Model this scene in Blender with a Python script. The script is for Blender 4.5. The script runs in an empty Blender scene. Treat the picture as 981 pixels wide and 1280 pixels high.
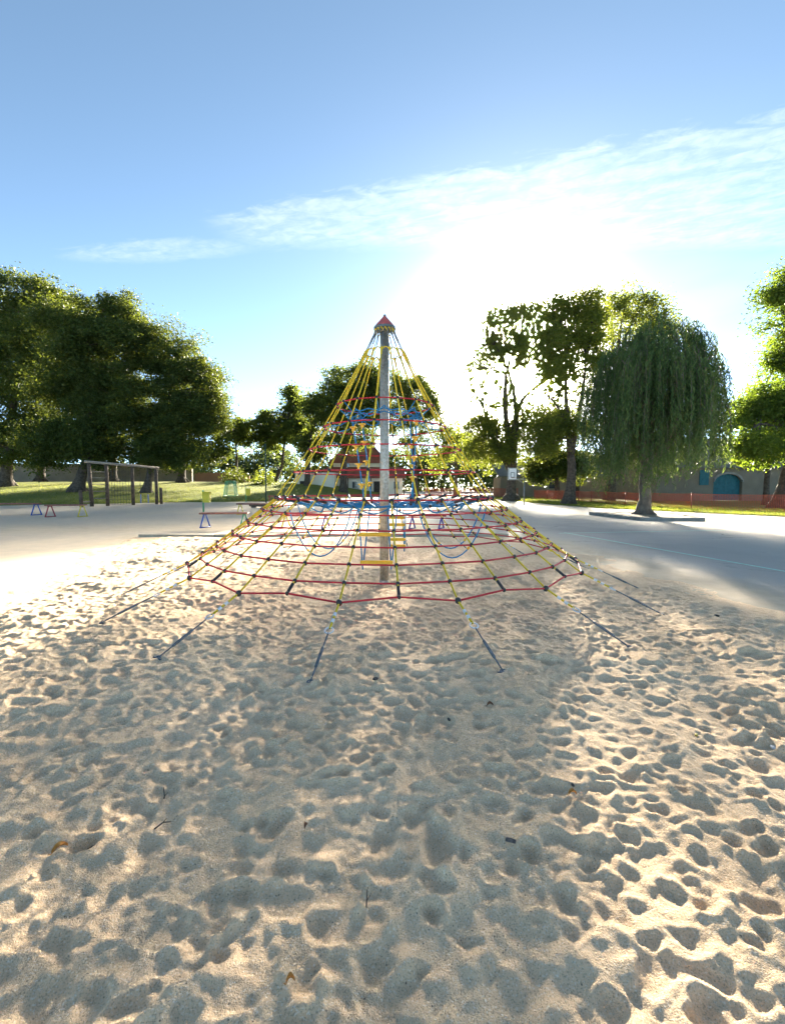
import bpy, bmesh, math, random
import numpy as np
from mathutils import Vector, Matrix
random.seed(7)
RNG = np.random.default_rng(11)
SC = bpy.context.scene
COL = SC.collection
R = math.radians
PI = math.pi

# ------------------------------------------------------------------ camera
CAM_H, PITCH, FPX = 1.45, 3.43, 550.0
cam_d = bpy.data.cameras.new('camera')
cam = bpy.data.objects.new('camera', cam_d); COL.objects.link(cam)
cam.location = (0, 0, CAM_H); cam.rotation_euler = (R(90 - PITCH), 0, 0)
cam_d.sensor_fit = 'VERTICAL'; cam_d.sensor_height = 36.0; cam_d.lens = FPX / 1280 * 36.0
cam_d.clip_start = 0.05; cam_d.clip_end = 5000
SC.camera = cam

# ------------------------------------------------------------------ sky and sun
SUN_AZ, SUN_EL = 14.55, 15.3
SKY_STRENGTH, SUN_STRENGTH, EXPOSURE = 0.15, 3.5, 2.5
SDIR = Vector((math.sin(R(SUN_AZ)) * math.cos(R(SUN_EL)), math.cos(R(SUN_AZ)) * math.cos(R(SUN_EL)), math.sin(R(SUN_EL))))
SC.view_settings.view_transform = 'Standard'; SC.view_settings.look = 'None'
SC.view_settings.exposure = EXPOSURE; SC.view_settings.gamma = 1.0; SC.view_settings.use_curve_mapping = False
SC.cycles.max_bounces = 6; SC.cycles.diffuse_bounces = 3; SC.cycles.glossy_bounces = 2
SC.cycles.transmission_bounces = 3; SC.cycles.transparent_max_bounces = 8
SC.cycles.use_denoising = True
SC.cycles.sample_clamp_indirect = 4.0


class NT:
    """small helper to wire shader nodes"""
    def __init__(self, tree):
        self.t = tree; self.n = tree.nodes; self.l = tree.links
    def add(self, typ, ins=None, **props):
        nd = self.n.new(typ)
        for k, v in props.items():
            setattr(nd, k, v)
        for k, v in (ins or {}).items():
            self.put(nd.inputs[k], v)
        return nd
    def put(self, sock, v):
        if isinstance(v, bpy.types.NodeSocket):
            self.l.new(v, sock)
        else:
            sock.default_value = v
    def math(self, op, a, b=0.0, c=0.0, clamp=False):
        nd = self.n.new('ShaderNodeMath'); nd.operation = op; nd.use_clamp = clamp
        self.put(nd.inputs[0], a); self.put(nd.inputs[1], b)
        if op in ('MULTIPLY_ADD', 'SMOOTH_MIN', 'COMPARE'):
            self.put(nd.inputs[2], c)
        return nd.outputs[0]
    def ramp(self, v, lo, hi, a=0.0, b=1.0):
        nd = self.add('ShaderNodeMapRange', interpolation_type='SMOOTHSTEP')
        for i, x in enumerate((v, lo, hi, a, b)):
            self.put(nd.inputs[i], x)
        return nd.outputs[0]
    def mix(self, f, a, b, blend='MIX'):
        nd = self.add('ShaderNodeMix', data_type='RGBA', blend_type=blend)
        self.put(nd.inputs[0], f); self.put(nd.inputs[6], a); self.put(nd.inputs[7], b)
        return nd.outputs[2]
    def noise(self, vec, scale, detail=3.0, rough=0.5, dist=0.0):
        nd = self.add('ShaderNodeTexNoise', {'Scale': scale, 'Detail': detail, 'Roughness': rough, 'Distortion': dist})
        if vec is not None:
            self.put(nd.inputs['Vector'], vec)
        return nd.outputs[0]


world = bpy.data.worlds.new('World'); SC.world = world; world.use_nodes = True
w = NT(world.node_tree); w.n.clear()
sky = w.add('ShaderNodeTexSky', sky_type='NISHITA', sun_disc=False)
sky.sun_elevation = R(SUN_EL); sky.sun_rotation = R(SUN_AZ)
sky.altitude = 100; sky.air_density = 0.265; sky.dust_density = 0.03; sky.ozone_density = 1.3
tc = w.add('ShaderNodeTexCoord')
sep = w.add('ShaderNodeSeparateXYZ', {0: tc.outputs['Generated']})
X, Y, Z = sep.outputs
zc = w.math('MAXIMUM', Z, 0.06)
px_, py_ = w.math('DIVIDE', X, zc), w.math('DIVIDE', Y, zc)          # thin cirrus sheet at unit height
ca, sa = math.cos(R(-14.7)), math.sin(R(-14.7))
u = w.math('ADD', w.math('MULTIPLY', w.math('SUBTRACT', px_, -0.687), ca), w.math('MULTIPLY', w.math('SUBTRACT', py_, 1.775), sa))
v = w.math('ADD', w.math('MULTIPLY', w.math('SUBTRACT', px_, -0.687), -sa), w.math('MULTIPLY', w.math('SUBTRACT', py_, 1.775), ca))
vec = w.add('ShaderNodeCombineXYZ', {0: u, 1: v})
vst = w.add('ShaderNodeCombineXYZ', {0: w.math('MULTIPLY', u, 2.2), 1: w.math('MULTIPLY', v, 6.0)})
n1 = w.noise(vst.outputs[0], 3.0, 6.0, 0.62, 0.6)
n2 = w.noise(vec.outputs[0], 20.0, 4.0, 0.6, 0.4)
edge = w.math('MULTIPLY', w.math('SUBTRACT', n1, 0.5), 0.22)
vv = w.math('ADD', v, edge)
# main streak: a wedge that widens away from its thin left end
wid = w.math('MULTIPLY_ADD', w.math('MAXIMUM', u, 0.0), 0.27, 0.06)
top_ = w.ramp(vv, -0.10, -0.02)
bot_ = w.ramp(w.math('SUBTRACT', vv, wid), 0.0, 0.13, 1.0, 0.0)
along = w.math('MULTIPLY', w.ramp(u, -0.06, 0.16), w.ramp(u, 1.9, 3.2, 1.0, 0.15))
m1 = w.math('MULTIPLY', w.math('MULTIPLY', top_, bot_), along)
# smaller detached wisp to the left of it
q1 = w.math('DIVIDE', w.math('SUBTRACT', w.math('ADD', px_, w.math('MULTIPLY', edge, 1.0)), -1.0), 0.42)
q2 = w.math('DIVIDE', w.math('SUBTRACT', w.math('ADD', py_, w.math('MULTIPLY', edge, 0.5)), w.math('MULTIPLY_ADD', px_, -0.10, 1.845)), 0.085)
qq = w.math('ADD', w.math('MULTIPLY', q1, q1), w.math('MULTIPLY', q2, q2))
m2 = w.math('MULTIPLY', w.ramp(qq, 0.2, 1.5, 1.0, 0.0), 0.75)
# lower milky veil on the sun side
m3 = w.math('MULTIPLY', w.ramp(px_, 0.6, 2.2), w.ramp(w.noise(vec.outputs[0], 1.1, 3.0), 0.42, 0.62))
m3 = w.math('MULTIPLY', m3, 0.3)
tex = w.math('MULTIPLY', w.ramp(n1, 0.30, 0.68, 0.28, 1.0), w.ramp(n2, 0.25, 0.70, 0.55, 1.0))
cm = w.math('MAXIMUM', w.math('MULTIPLY', w.math('MAXIMUM', m1, m2), tex), m3)
cm = w.math('MULTIPLY', cm, w.ramp(Z, 0.04, 0.16))
# aureole round the sun, over-bright so it also fills the sand with soft light
dot = w.add('ShaderNodeVectorMath', {0: tc.outputs['Generated'], 1: tuple(SDIR)}, operation='DOT_PRODUCT').outputs['Value']
ang = w.math('ARCCOSINE', w.math('MINIMUM', dot, 0.99999))
a1 = w.math('MULTIPLY', w.math('EXPONENT', w.math('MULTIPLY', ang, -40.0)), 900.0)
g_ = w.math('DIVIDE', ang, 0.078)
a2 = w.math('MULTIPLY', w.math('EXPONENT', w.math('MULTIPLY', w.math('MULTIPLY', g_, g_), -1.0)), 2000.0)
aur = w.math('ADD', w.math('ADD', a1, a2), w.math('MULTIPLY', w.math('EXPONENT', w.math('MULTIPLY', ang, -9.0)), 2.6))
aurc = w.mix(1.0, (1.0, 0.91, 0.74, 1), (1, 1, 1, 1), 'MULTIPLY')
scale = w.add('ShaderNodeVectorMath', {0: aurc, 'Scale': aur}, operation='SCALE').outputs[0]
cl_b = w.math('MULTIPLY_ADD', w.math('EXPONENT', w.math('MULTIPLY', ang, -4.0)), 2.5, 2.1)
cl_c = w.add('ShaderNodeVectorMath', {0: (0.96, 0.98, 1.0), 'Scale': cl_b}, operation='SCALE').outputs[0]
skyw = w.mix(1.0, sky.outputs[0], (0.985, 0.945, 0.72, 1), 'MULTIPLY')       # the photograph's warm white balance
base = w.add('ShaderNodeVectorMath', {0: skyw, 1: scale}, operation='ADD').outputs[0]
skyc = w.mix(w.math('MULTIPLY', cm, 0.25), base, cl_c)
bg = w.add('ShaderNodeBackground', {'Color': skyc, 'Strength': SKY_STRENGTH})
out = w.add('ShaderNodeOutputWorld'); w.l.new(bg.outputs[0], out.inputs[0])

sun_d = bpy.data.lights.new('sun', 'SUN'); sun_d.energy = SUN_STRENGTH; sun_d.angle = R(0.53); sun_d.color = (1.0, 0.91, 0.76)
sun = bpy.data.objects.new('sun', sun_d); COL.objects.link(sun)
sun.rotation_euler = (-SDIR).to_track_quat('-Z', 'Y').to_euler(); sun.location = (20, 60, 40)


# ------------------------------------------------------------------ helpers
def at(px, py, d):
    """point of the place seen at that direction, d metres ahead of the camera"""
    p = R(PITCH); cx = (px - 490.5) / FPX; cy = (640 - py) / FPX
    b = math.cos(p) + cy * math.sin(p); c = cy * math.cos(p) - math.sin(p)
    return Vector((cx * d / b, d, CAM_H + c * d / b))


def principled(name, build=None, color=(0.5, 0.5, 0.5), rough=0.8, metal=0.0, spec=0.3):
    m = bpy.data.materials.new(name); m.use_nodes = True
    t = NT(m.node_tree); b = m.node_tree.nodes['Principled BSDF']
    b.inputs['Base Color'].default_value = (*color, 1); b.inputs['Roughness'].default_value = rough
    b.inputs['Metallic'].default_value = metal; b.inputs['Specular IOR Level'].default_value = spec
    if build:
        build(t, b)
    return m


def obj_co(t):
    return t.add('ShaderNodeNewGeometry').outputs['Position']


def bump(t, b, h, strength=0.4, dist=0.01):
    bn = t.add('ShaderNodeBump', {'Height': h, 'Strength': strength, 'Distance': dist})
    t.l.new(bn.outputs[0], b.inputs['Normal'])


def mottled(name, c1, c2, scale, rough=0.85, bscale=None, bstr=0.3, bdist=0.01, metal=0.0, spec=0.3, detail=5.0):
    def f(t, b):
        co = obj_co(t)
        n = t.noise(co, scale, detail, 0.6)
        t.put(b.inputs['Base Color'], t.mix(t.ramp(n, 0.32, 0.68), (*c1, 1), (*c2, 1)))
        if bscale:
            bump(t, b, t.noise(co, bscale, 4.0, 0.6), bstr, bdist)
    return principled(name, f, c1, rough, metal, spec)


def leaf_mat(name, dark, mid, light, trans, tmix=0.42, rough=0.45):
    m = bpy.data.materials.new(name); m.use_nodes = True
    t = NT(m.node_tree); b = m.node_tree.nodes['Principled BSDF']
    geo = t.add('ShaderNodeNewGeometry')
    rnd = geo.outputs['Random Per Island']
    big = t.noise(geo.outputs['Position'], 0.45, 2.0, 0.5)
    f = t.math('ADD', t.math('MULTIPLY', rnd, 0.65), t.math('MULTIPLY', t.ramp(big, 0.3, 0.7), 0.35))
    c = t.mix(t.ramp(f, 0.05, 0.55), (*dark, 1), (*mid, 1))
    c = t.mix(t.ramp(f, 0.55, 0.98), c, (*light, 1))
    t.put(b.inputs['Base Color'], c); b.inputs['Roughness'].default_value = rough
    b.inputs['Specular IOR Level'].default_value = 0.08
    tr = t.add('ShaderNodeBsdfTranslucent', {'Color': t.mix(t.math('MULTIPLY', rnd, 0.7), (*trans, 1), (trans[0] * 1.5, trans[1] * 1.25, trans[2] * 0.8, 1))})
    mx = t.add('ShaderNodeMixShader', {0: tmix, 1: b.outputs[0], 2: tr.outputs[0]})
    t.l.new(mx.outputs[0], m.node_tree.nodes['Material Output'].inputs[0])
    return m


class MB:
    """collects shapes and links them as ONE mesh object"""
    def __init__(self):
        self.v = []; self.f = []
    def box(self, c, s, rz=0.0, taper=1.0, bev=0.0):
        x, y, z = (q / 2 for q in s); cr, sr = math.cos(rz), math.sin(rz); k = len(self.v)
        def P(a, b_, d):
            self.v.append((c[0] + a * cr - b_ * sr, c[1] + a * sr + b_ * cr, c[2] + d)); return len(self.v) - 1
        if bev <= 0:
            for d, q in ((-z, 1.0), (z, taper)):
                for a, b_ in ((-x, -y), (x, -y), (x, y), (-x, y)):
                    P(a * q, b_ * q, d)
            for q in ((0, 3, 2, 1), (4, 5, 6, 7), (0, 1, 5, 4), (1, 2, 6, 5), (2, 3, 7, 6), (3, 0, 4, 7)):
                self.f.append([k + i for i in q])
        else:
            e = bev
            loops = []
            for d, ins in ((-z, e), (-z + e, 0), (z - e, 0), (z, e)):
                loops.append([P(a, b_, d) for a, b_ in ((-x + ins, -y + ins), (x - ins, -y + ins), (x - ins, y - ins), (-x + ins, y - ins))])
            self.f.append(loops[0][::-1]); self.f.append(loops[3])
            for i in range(3):
                for j in range(4):
                    self.f.append([loops[i][j], loops[i][(j + 1) % 4], loops[i + 1][(j + 1) % 4], loops[i + 1][j]])
        return self
    def bar(self, p, q, w_, h_=None):
        """square bar from p to q"""
        h_ = h_ or w_; p, q = Vector(p), Vector(q); d = (q - p).normalized()
        up = Vector((0, 0, 1)) if abs(d.z) < 0.95 else Vector((0, 1, 0))
        s = d.cross(up).normalized(); t = s.cross(d); k = len(self.v)
        for e in (p, q):
            for a, b_ in ((-1, -1), (1, -1), (1, 1), (-1, 1)):
                self.v.append(tuple(e + s * (a * w_ / 2) + t * (b_ * h_ / 2)))
        for f_ in ((0, 1, 2, 3), (7, 6, 5, 4), (4, 5, 1, 0), (5, 6, 2, 1), (6, 7, 3, 2), (7, 4, 0, 3)):
            self.f.append([k + i for i in f_])
        return self
    def tube(self, pts, r, n=6, closed=False, caps=True):
        pts = [Vector(p) for p in pts]; m = len(pts)
        rs = list(r) if hasattr(r, '__len__') else [r] * m
        k = len(self.v); ref = None
        for i, p in enumerate(pts):
            if closed:
                d = pts[(i + 1) % m] - pts[i - 1]
            else:
                d = pts[min(i + 1, m - 1)] - pts[max(i - 1, 0)]
            d.normalize()
            if ref is None:
                ref = d.cross(Vector((0, 0, 1)) if abs(d.z) < 0.9 else Vector((1, 0, 0))).normalized()
            ref = (ref - d * ref.dot(d)).normalized(); b_ = d.cross(ref)
            for j in range(n):
                a = 2 * PI * j / n
                self.v.append(tuple(p + ref * (math.cos(a) * rs[i]) + b_ * (math.sin(a) * rs[i])))
        for i in range(m if closed else m - 1):
            i2 = (i + 1) % m
            for j in range(n):
                j2 = (j + 1) % n
                self.f.append([k + i * n + j, k + i * n + j2, k + i2 * n + j2, k + i2 * n + j])
        if caps and not closed:
            self.f.append([k + j for j in range(n)][::-1]); self.f.append([k + (m - 1) * n + j for j in range(n)])
        return self
    def lathe(self, c, prof, n=16):
        k = len(self.v)
        for r, z in prof:
            for j in range(n):
                a = 2 * PI * j / n
                self.v.append((c[0] + r * math.cos(a), c[1] + r * math.sin(a), c[2] + z))
        for i in range(len(prof) - 1):
            for j in range(n):
                j2 = (j + 1) % n
                self.f.append([k + i * n + j, k + i * n + j2, k + (i + 1) * n + j2, k + (i + 1) * n + j])
        self.f.append([k + j for j in range(n)][::-1]); self.f.append([k + (len(prof) - 1) * n + j for j in range(n)])
        return self
    def ball(self, c, r, nu=8, nv=5):
        prof = [(r * math.sin(PI * (i + 0.35) / (nv - 0.3)), -r * math.cos(PI * (i + 0.35) / (nv - 0.3))) for i in range(nv)]
        return self.lathe(c, prof, nu)
    def poly(self, pts):
        k = len(self.v); self.v += [tuple(p) for p in pts]; self.f.append(list(range(k, k + len(pts)))); return self
    def prism(self, pts, off):
        """closed outline pushed along off"""
        k = len(self.v); n = len(pts); off = Vector(off)
        self.v += [tuple(p) for p in pts] + [tuple(Vector(p) + off) for p in pts]
        self.f.append([k + i for i in range(n)]); self.f.append([k + n + i for i in range(n)][::-1])
        for i in range(n):
            j = (i + 1) % n
            self.f.append([k + j, k + i, k + n + i, k + n + j])
        return self
    def mesh(self, name, mat, smooth=False):
        me = bpy.data.meshes.new(name); me.from_pydata(self.v, [], self.f)
        if mat:
            me.materials.append(mat)
        if smooth:
            me.polygons.foreach_set('use_smooth', [True] * len(me.polygons))
        me.update(); return me
    def build(self, name, mat, parent=None, smooth=False, fix=True):
        me = self.mesh(name, mat, smooth)
        if fix:
            bm = bmesh.new(); bm.from_mesh(me); bmesh.ops.recalc_face_normals(bm, faces=bm.faces); bm.to_mesh(me); bm.free()
        return link(name, me, parent)


def link(name, me, parent=None):
    o = bpy.data.objects.new(name, me); COL.objects.link(o)
    if parent:
        o.parent = parent
        o.matrix_parent_inverse = Matrix.Translation(-world_loc(parent))
    return o


def world_loc(o):
    """all parents here are only translated, so positions simply add up; meshes of parts are in world coordinates"""
    return Vector(o.get('_w', (0, 0, 0)))


def thing(name, label, cat, loc, group=None):
    o = bpy.data.objects.new(name, None); COL.objects.link(o); o.location = loc; o.empty_display_size = 0.2
    o['_w'] = tuple(loc)
    return tag(o, label, cat, group)


def tag(o, label, cat, group=None, kind=None):
    if label: o['label'] = label
    if cat: o['category'] = cat
    if group: o['group'] = group
    if kind: o['kind'] = kind
    return o


def big_mesh(name, V, F, mat, smooth=False):
    """fast mesh from arrays: V (n,3), F (m,4)"""
    me = bpy.data.meshes.new(name)
    me.vertices.add(len(V)); me.vertices.foreach_set('co', np.asarray(V, np.float32).ravel())
    m, k = F.shape
    me.loops.add(m * k); me.loops.foreach_set('vertex_index', F.astype(np.int32).ravel())
    me.polygons.add(m); me.polygons.foreach_set('loop_start', np.arange(0, m * k, k, dtype=np.int32))
    me.polygons.foreach_set('use_smooth', np.full(m, smooth))
    me.materials.append(mat); me.update(calc_edges=True)
    return me


def leaf_quads(C, size, aspect=0.5, up=0.35, jitter=0.35, direction=None, dirmix=0.0):
    """rhombic leaves at points C, slightly folded"""
    n = len(C)
    d = RNG.normal(size=(n, 3)); d[:, 2] *= 0.7
    if direction is not None:
        d = d * (1 - dirmix) + direction * dirmix * 1.6
    d /= np.linalg.norm(d, axis=1, keepdims=True) + 1e-9
    nn = RNG.normal(size=(n, 3)); nn[:, 2] += up * 2
    s = np.cross(d, nn); s /= np.linalg.norm(s, axis=1, keepdims=True) + 1e-9
    L = size * (1 + jitter * RNG.normal(size=(n, 1))).clip(0.4, 1.8)
    W = L * aspect
    a = C - d * L / 2; b = C + s * W / 2 + d * L * 0.05; c = C + d * L / 2; e = C - s * W / 2 + d * L * 0.05
    V = np.stack([a, b, c, e], 1).reshape(-1, 3)
    F = np.arange(4 * n).reshape(n, 4)
    return V, F


# ------------------------------------------------------------------ materials
def m_sand(t, b):
    co = obj_co(t)
    big = t.noise(co, 0.9, 4.0, 0.55)
    c = t.mix(t.ramp(big, 0.3, 0.7), (0.72, 0.505, 0.305, 1), (0.78, 0.565, 0.355, 1))
    g = t.noise(co, 190.0, 3.0, 0.7)
    c = t.mix(t.ramp(g, 0.33, 0.50, 0.75, 0.0), c, (0.30, 0.225, 0.145, 1))
    g2 = t.noise(co, 130.0, 3.0, 0.75)
    c = t.mix(t.ramp(g2, 0.54, 0.68, 0.0, 0.75), c, (0.86, 0.77, 0.62, 1))
    sp = t.add('ShaderNodeTexVoronoi', {'Vector': co, 'Scale': 55.0}, feature='F1').outputs
    c = t.mix(t.math('MULTIPLY', t.ramp(sp['Distance'], 0.10, 0.17, 1.0, 0.0), t.ramp(t.noise(co, 31.0, 1.0), 0.54, 0.60)), c, (0.16, 0.12, 0.085, 1))
    t.put(b.inputs['Base Color'], c)
    h = t.math('ADD', t.math('MULTIPLY', t.noise(co, 42.0, 4.0, 0.65), 1.0), t.math('MULTIPLY', g, 0.45))
    bump(t, b, h, 0.85, 0.014)
SAND = principled('sand_grains', m_sand, rough=0.95, spec=0.15)


def m_ground(t, b):
    co = obj_co(t)
    dust = t.add('ShaderNodeAttribute', attribute_name='dust').outputs['Fac']
    n = t.noise(co, 0.35, 6.0, 0.65); n2 = t.noise(co, 3.0, 5.0, 0.65); f = t.noise(co, 90.0, 3.0, 0.7)
    asp = t.mix(t.ramp(n, 0.3, 0.7), (0.52, 0.445, 0.365, 1), (0.60, 0.525, 0.43, 1))
    asp = t.mix(t.ramp(f, 0.35, 0.65, 0.5, 0.0), asp, (0.22, 0.205, 0.19, 1))
    asp = t.mix(t.ramp(t.noise(co, 0.9, 7.0, 0.7, 1.2), 0.60, 0.68, 0.0, 0.35), asp, (0.24, 0.22, 0.195, 1))
    crk = t.add('ShaderNodeTexVoronoi', {'Vector': t.add('ShaderNodeVectorMath', {0: co, 1: t.add('ShaderNodeTexNoise', {'Vector': co, 'Scale': 1.3, 'Detail': 5.0}).outputs[1]}, operation='ADD').outputs[0], 'Scale': 0.32}, feature='DISTANCE_TO_EDGE').outputs[0]
    asp = t.mix(t.math('MULTIPLY', t.ramp(crk, 0.004, 0.012, 1.0, 0.0), t.math('MULTIPLY', t.ramp(n, 0.48, 0.60), 0.6)), asp, (0.20, 0.175, 0.15, 1))
    asp = t.mix(t.ramp(t.noise(co, 0.22, 3.0, 0.6), 0.52, 0.64, 0.0, 0.35), asp, (0.30, 0.26, 0.22, 1))
    dst = t.mix(t.ramp(n2, 0.3, 0.7), (0.50, 0.395, 0.27, 1), (0.57, 0.455, 0.32, 1))
    k = t.math('ADD', dust, t.math('MULTIPLY', t.math('SUBTRACT', n2, 0.5), 0.55))
    k = t.math('ADD', k, t.math('MULTIPLY', t.math('SUBTRACT', n, 0.5), 0.5))
    t.put(b.inputs['Base Color'], t.mix(t.ramp(k, 0.15, 0.85), asp, dst))
    bump(t, b, t.math('ADD', f, t.math('MULTIPLY', n2, 0.8)), 0.5, 0.012)
GROUND = principled('dusty_paving', m_ground, rough=0.9, spec=0.2)


def m_lawn(t, b):
    co = obj_co(t)
    n = t.noise(co, 0.25, 5.0, 0.65); n2 = t.noise(co, 7.0, 4.0, 0.7)
    c = t.mix(t.ramp(n, 0.3, 0.7), (0.12, 0.16, 0.03, 1), (0.21, 0.215, 0.05, 1))
    c = t.mix(t.ramp(n2, 0.4, 0.7, 0.0, 0.6), c, (0.20, 0.17, 0.085, 1))
    t.put(b.inputs['Base Color'], c)
    bump(t, b, n2, 1.0, 0.08)
LAWN = principled('lawn_turf', m_lawn, rough=0.95, spec=0.1)
DIRT = mottled('worn_earth', (0.17, 0.12, 0.085), (0.25, 0.18, 0.12), 1.2, 0.95, 12, 0.5, 0.03)
BLADE = leaf_mat('grass_blades', (0.06, 0.085, 0.02), (0.10, 0.13, 0.03), (0.19, 0.19, 0.06), (0.22, 0.26, 0.04), 0.4)
BARK = mottled('rough_bark', (0.045, 0.036, 0.028), (0.10, 0.08, 0.06), 5.0, 0.95, 9.0, 1.0, 0.06)
BARK_PALE = mottled('pale_bark', (0.09, 0.072, 0.055), (0.16, 0.13, 0.10), 4.0, 0.95, 9.0, 1.0, 0.05)
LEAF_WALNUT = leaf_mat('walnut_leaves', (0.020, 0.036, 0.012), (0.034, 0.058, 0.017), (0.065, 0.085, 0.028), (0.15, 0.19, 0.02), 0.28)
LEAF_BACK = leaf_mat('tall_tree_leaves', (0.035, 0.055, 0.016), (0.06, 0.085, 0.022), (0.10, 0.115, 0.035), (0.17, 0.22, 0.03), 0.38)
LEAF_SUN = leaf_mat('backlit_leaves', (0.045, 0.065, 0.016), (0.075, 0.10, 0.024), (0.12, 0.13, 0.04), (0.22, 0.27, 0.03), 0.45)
LEAF_WILLOW = leaf_mat('willow_leaves', (0.038, 0.072, 0.026), (0.062, 0.105, 0.036), (0.10, 0.145, 0.055), (0.13, 0.19, 0.045), 0.28)
LEAF_MAPLE = leaf_mat('maple_leaves', (0.04, 0.07, 0.018), (0.065, 0.10, 0.024), (0.09, 0.13, 0.032), (0.18, 0.27, 0.022), 0.44)
LEAF_FAR = leaf_mat('far_leaves', (0.035, 0.055, 0.02), (0.055, 0.08, 0.028), (0.09, 0.11, 0.04), (0.11, 0.15, 0.035), 0.3)

Y_ROPE = mottled('yellow_rope', (0.62, 0.42, 0.018), (0.74, 0.53, 0.035), 60.0, 0.7, 190.0, 0.6, 0.004)
R_ROPE = mottled('red_rope', (0.42, 0.022, 0.030), (0.54, 0.04, 0.045), 60.0, 0.7, 190.0, 0.6, 0.004)
B_ROPE = mottled('blue_rope', (0.02, 0.17, 0.36), (0.035, 0.25, 0.48), 60.0, 0.7, 190.0, 0.6, 0.004)
BLACK = mottled('black_plastic', (0.010, 0.010, 0.012), (0.022, 0.022, 0.024), 40.0, 0.42, spec=0.5)
YPLAST = mottled('yellow_plastic', (0.78, 0.40, 0.012), (0.84, 0.47, 0.02), 8.0, 0.4, spec=0.5)
def m_galv(t, b):
    co = obj_co(t)
    v_ = t.add('ShaderNodeTexVoronoi', {'Vector': co, 'Scale': 38.0}).outputs['Color']
    bw = t.add('ShaderNodeRGBToBW', {0: v_}).outputs[0]
    n = t.noise(co, 3.0, 5.0, 0.6)
    k = t.math('ADD', t.math('MULTIPLY', bw, 0.4), t.math('MULTIPLY', n, 0.6))
    t.put(b.inputs['Base Color'], t.mix(t.ramp(k, 0.25, 0.75), (0.33, 0.305, 0.25, 1), (0.52, 0.485, 0.41, 1)))
    t.put(b.inputs['Roughness'], t.ramp(n, 0.3, 0.7, 0.42, 0.6))
GALV = principled('galvanised_steel', m_galv, metal=0.75, rough=0.5)
STEEL = mottled('dull_steel', (0.11, 0.12, 0.13), (0.20, 0.21, 0.22), 18.0, 0.5, metal=0.6)
CABLE = mottled('steel_cable', (0.20, 0.21, 0.22), (0.32, 0.33, 0.34), 120.0, 0.5, metal=0.7)
ALU = mottled('bright_sleeve', (0.62, 0.63, 0.64), (0.75, 0.76, 0.77), 30.0, 0.4, metal=0.3)
CAPRED = mottled('faded_red_cap', (0.38, 0.075, 0.07), (0.48, 0.12, 0.10), 6.0, 0.5)
CAPDARK = mottled('cap_rim', (0.07, 0.10, 0.11), (0.12, 0.15, 0.16), 6.0, 0.5)


def paint(name, c):
    return mottled(name, tuple(q * 0.8 for q in c), c, 14.0, 0.5, spec=0.4)
P_BLUE, P_RED, P_YEL, P_GRN, P_PUR = (paint('blue_paint', (0.03, 0.09, 0.38)), paint('red_paint', (0.33, 0.04, 0.05)),
    paint('yellow_paint', (0.62, 0.50, 0.05)), paint('green_paint', (0.06, 0.30, 0.14)), paint('purple_paint', (0.10, 0.07, 0.30)))
P_DGRN = paint('dark_green_paint', (0.012, 0.045, 0.032))
P_BIN = paint('bin_yellow', (0.55, 0.45, 0.02))
P_WHITE = paint('white_paint', (0.75, 0.76, 0.75))
SEAT_BR = mottled('brown_seat_board', (0.16, 0.055, 0.04), (0.26, 0.11, 0.07), 7.0, 0.6, 30.0, 0.3, 0.004)
SEAT_RED = mottled('red_seat_board', (0.28, 0.03, 0.03), (0.38, 0.06, 0.05), 7.0, 0.6, 30.0, 0.3, 0.004)
WOOD_DK = mottled('dark_timber', (0.055, 0.037, 0.026), (0.11, 0.075, 0.05), 6.0, 0.85, 20.0, 0.6, 0.01)
WOOD_TOP = mottled('weathered_beam', (0.20, 0.16, 0.12), (0.30, 0.25, 0.19), 5.0, 0.85, 22.0, 0.5, 0.01)
EDGE_W = mottled('pale_timber_edging', (0.34, 0.28, 0.20), (0.45, 0.38, 0.28), 4.0, 0.85, 22.0, 0.5, 0.01)
STONE_K = mottled('kerb_stone', (0.16, 0.15, 0.13), (0.26, 0.24, 0.21), 3.0, 0.9, 30.0, 0.6, 0.015)
SOIL = mottled('bed_soil', (0.22, 0.18, 0.13), (0.34, 0.28, 0.2), 3.0, 0.95, 25.0, 0.8, 0.03)
ORANGE = paint('orange_netting', (0.36, 0.07, 0.03))
RUSTPOST = mottled('rust_red_post', (0.22, 0.05, 0.03), (0.33, 0.09, 0.05), 8.0, 0.7)


def m_wall(c1, c2, c3):
    def f(t, b):
        co = obj_co(t)
        n = t.noise(co, 0.5, 6.0, 0.65); n2 = t.noise(co, 4.0, 5.0, 0.7)
        c = t.mix(t.ramp(n, 0.3, 0.7), (*c1, 1), (*c2, 1))
        c = t.mix(t.ramp(n2, 0.55, 0.72, 0.0, 0.55), c, (*c3, 1))
        t.put(b.inputs['Base Color'], c); bump(t, b, n2, 0.6, 0.04)
    return f
W_BARN = principled('old_plaster', m_wall((0.145, 0.12, 0.085), (0.20, 0.165, 0.12), (0.10, 0.085, 0.06)), rough=0.92)
W_STONE = principled('field_stone', m_wall((0.16, 0.13, 0.095), (0.23, 0.19, 0.14), (0.10, 0.085, 0.065)), rough=0.95)
W_BRICK = principled('red_brick', m_wall((0.30, 0.15, 0.10), (0.37, 0.19, 0.13), (0.22, 0.11, 0.08)), rough=0.95)
W_WHITE = principled('cream_render', m_wall((0.66, 0.62, 0.52), (0.72, 0.68, 0.58), (0.56, 0.52, 0.44)), rough=0.9)


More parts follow.
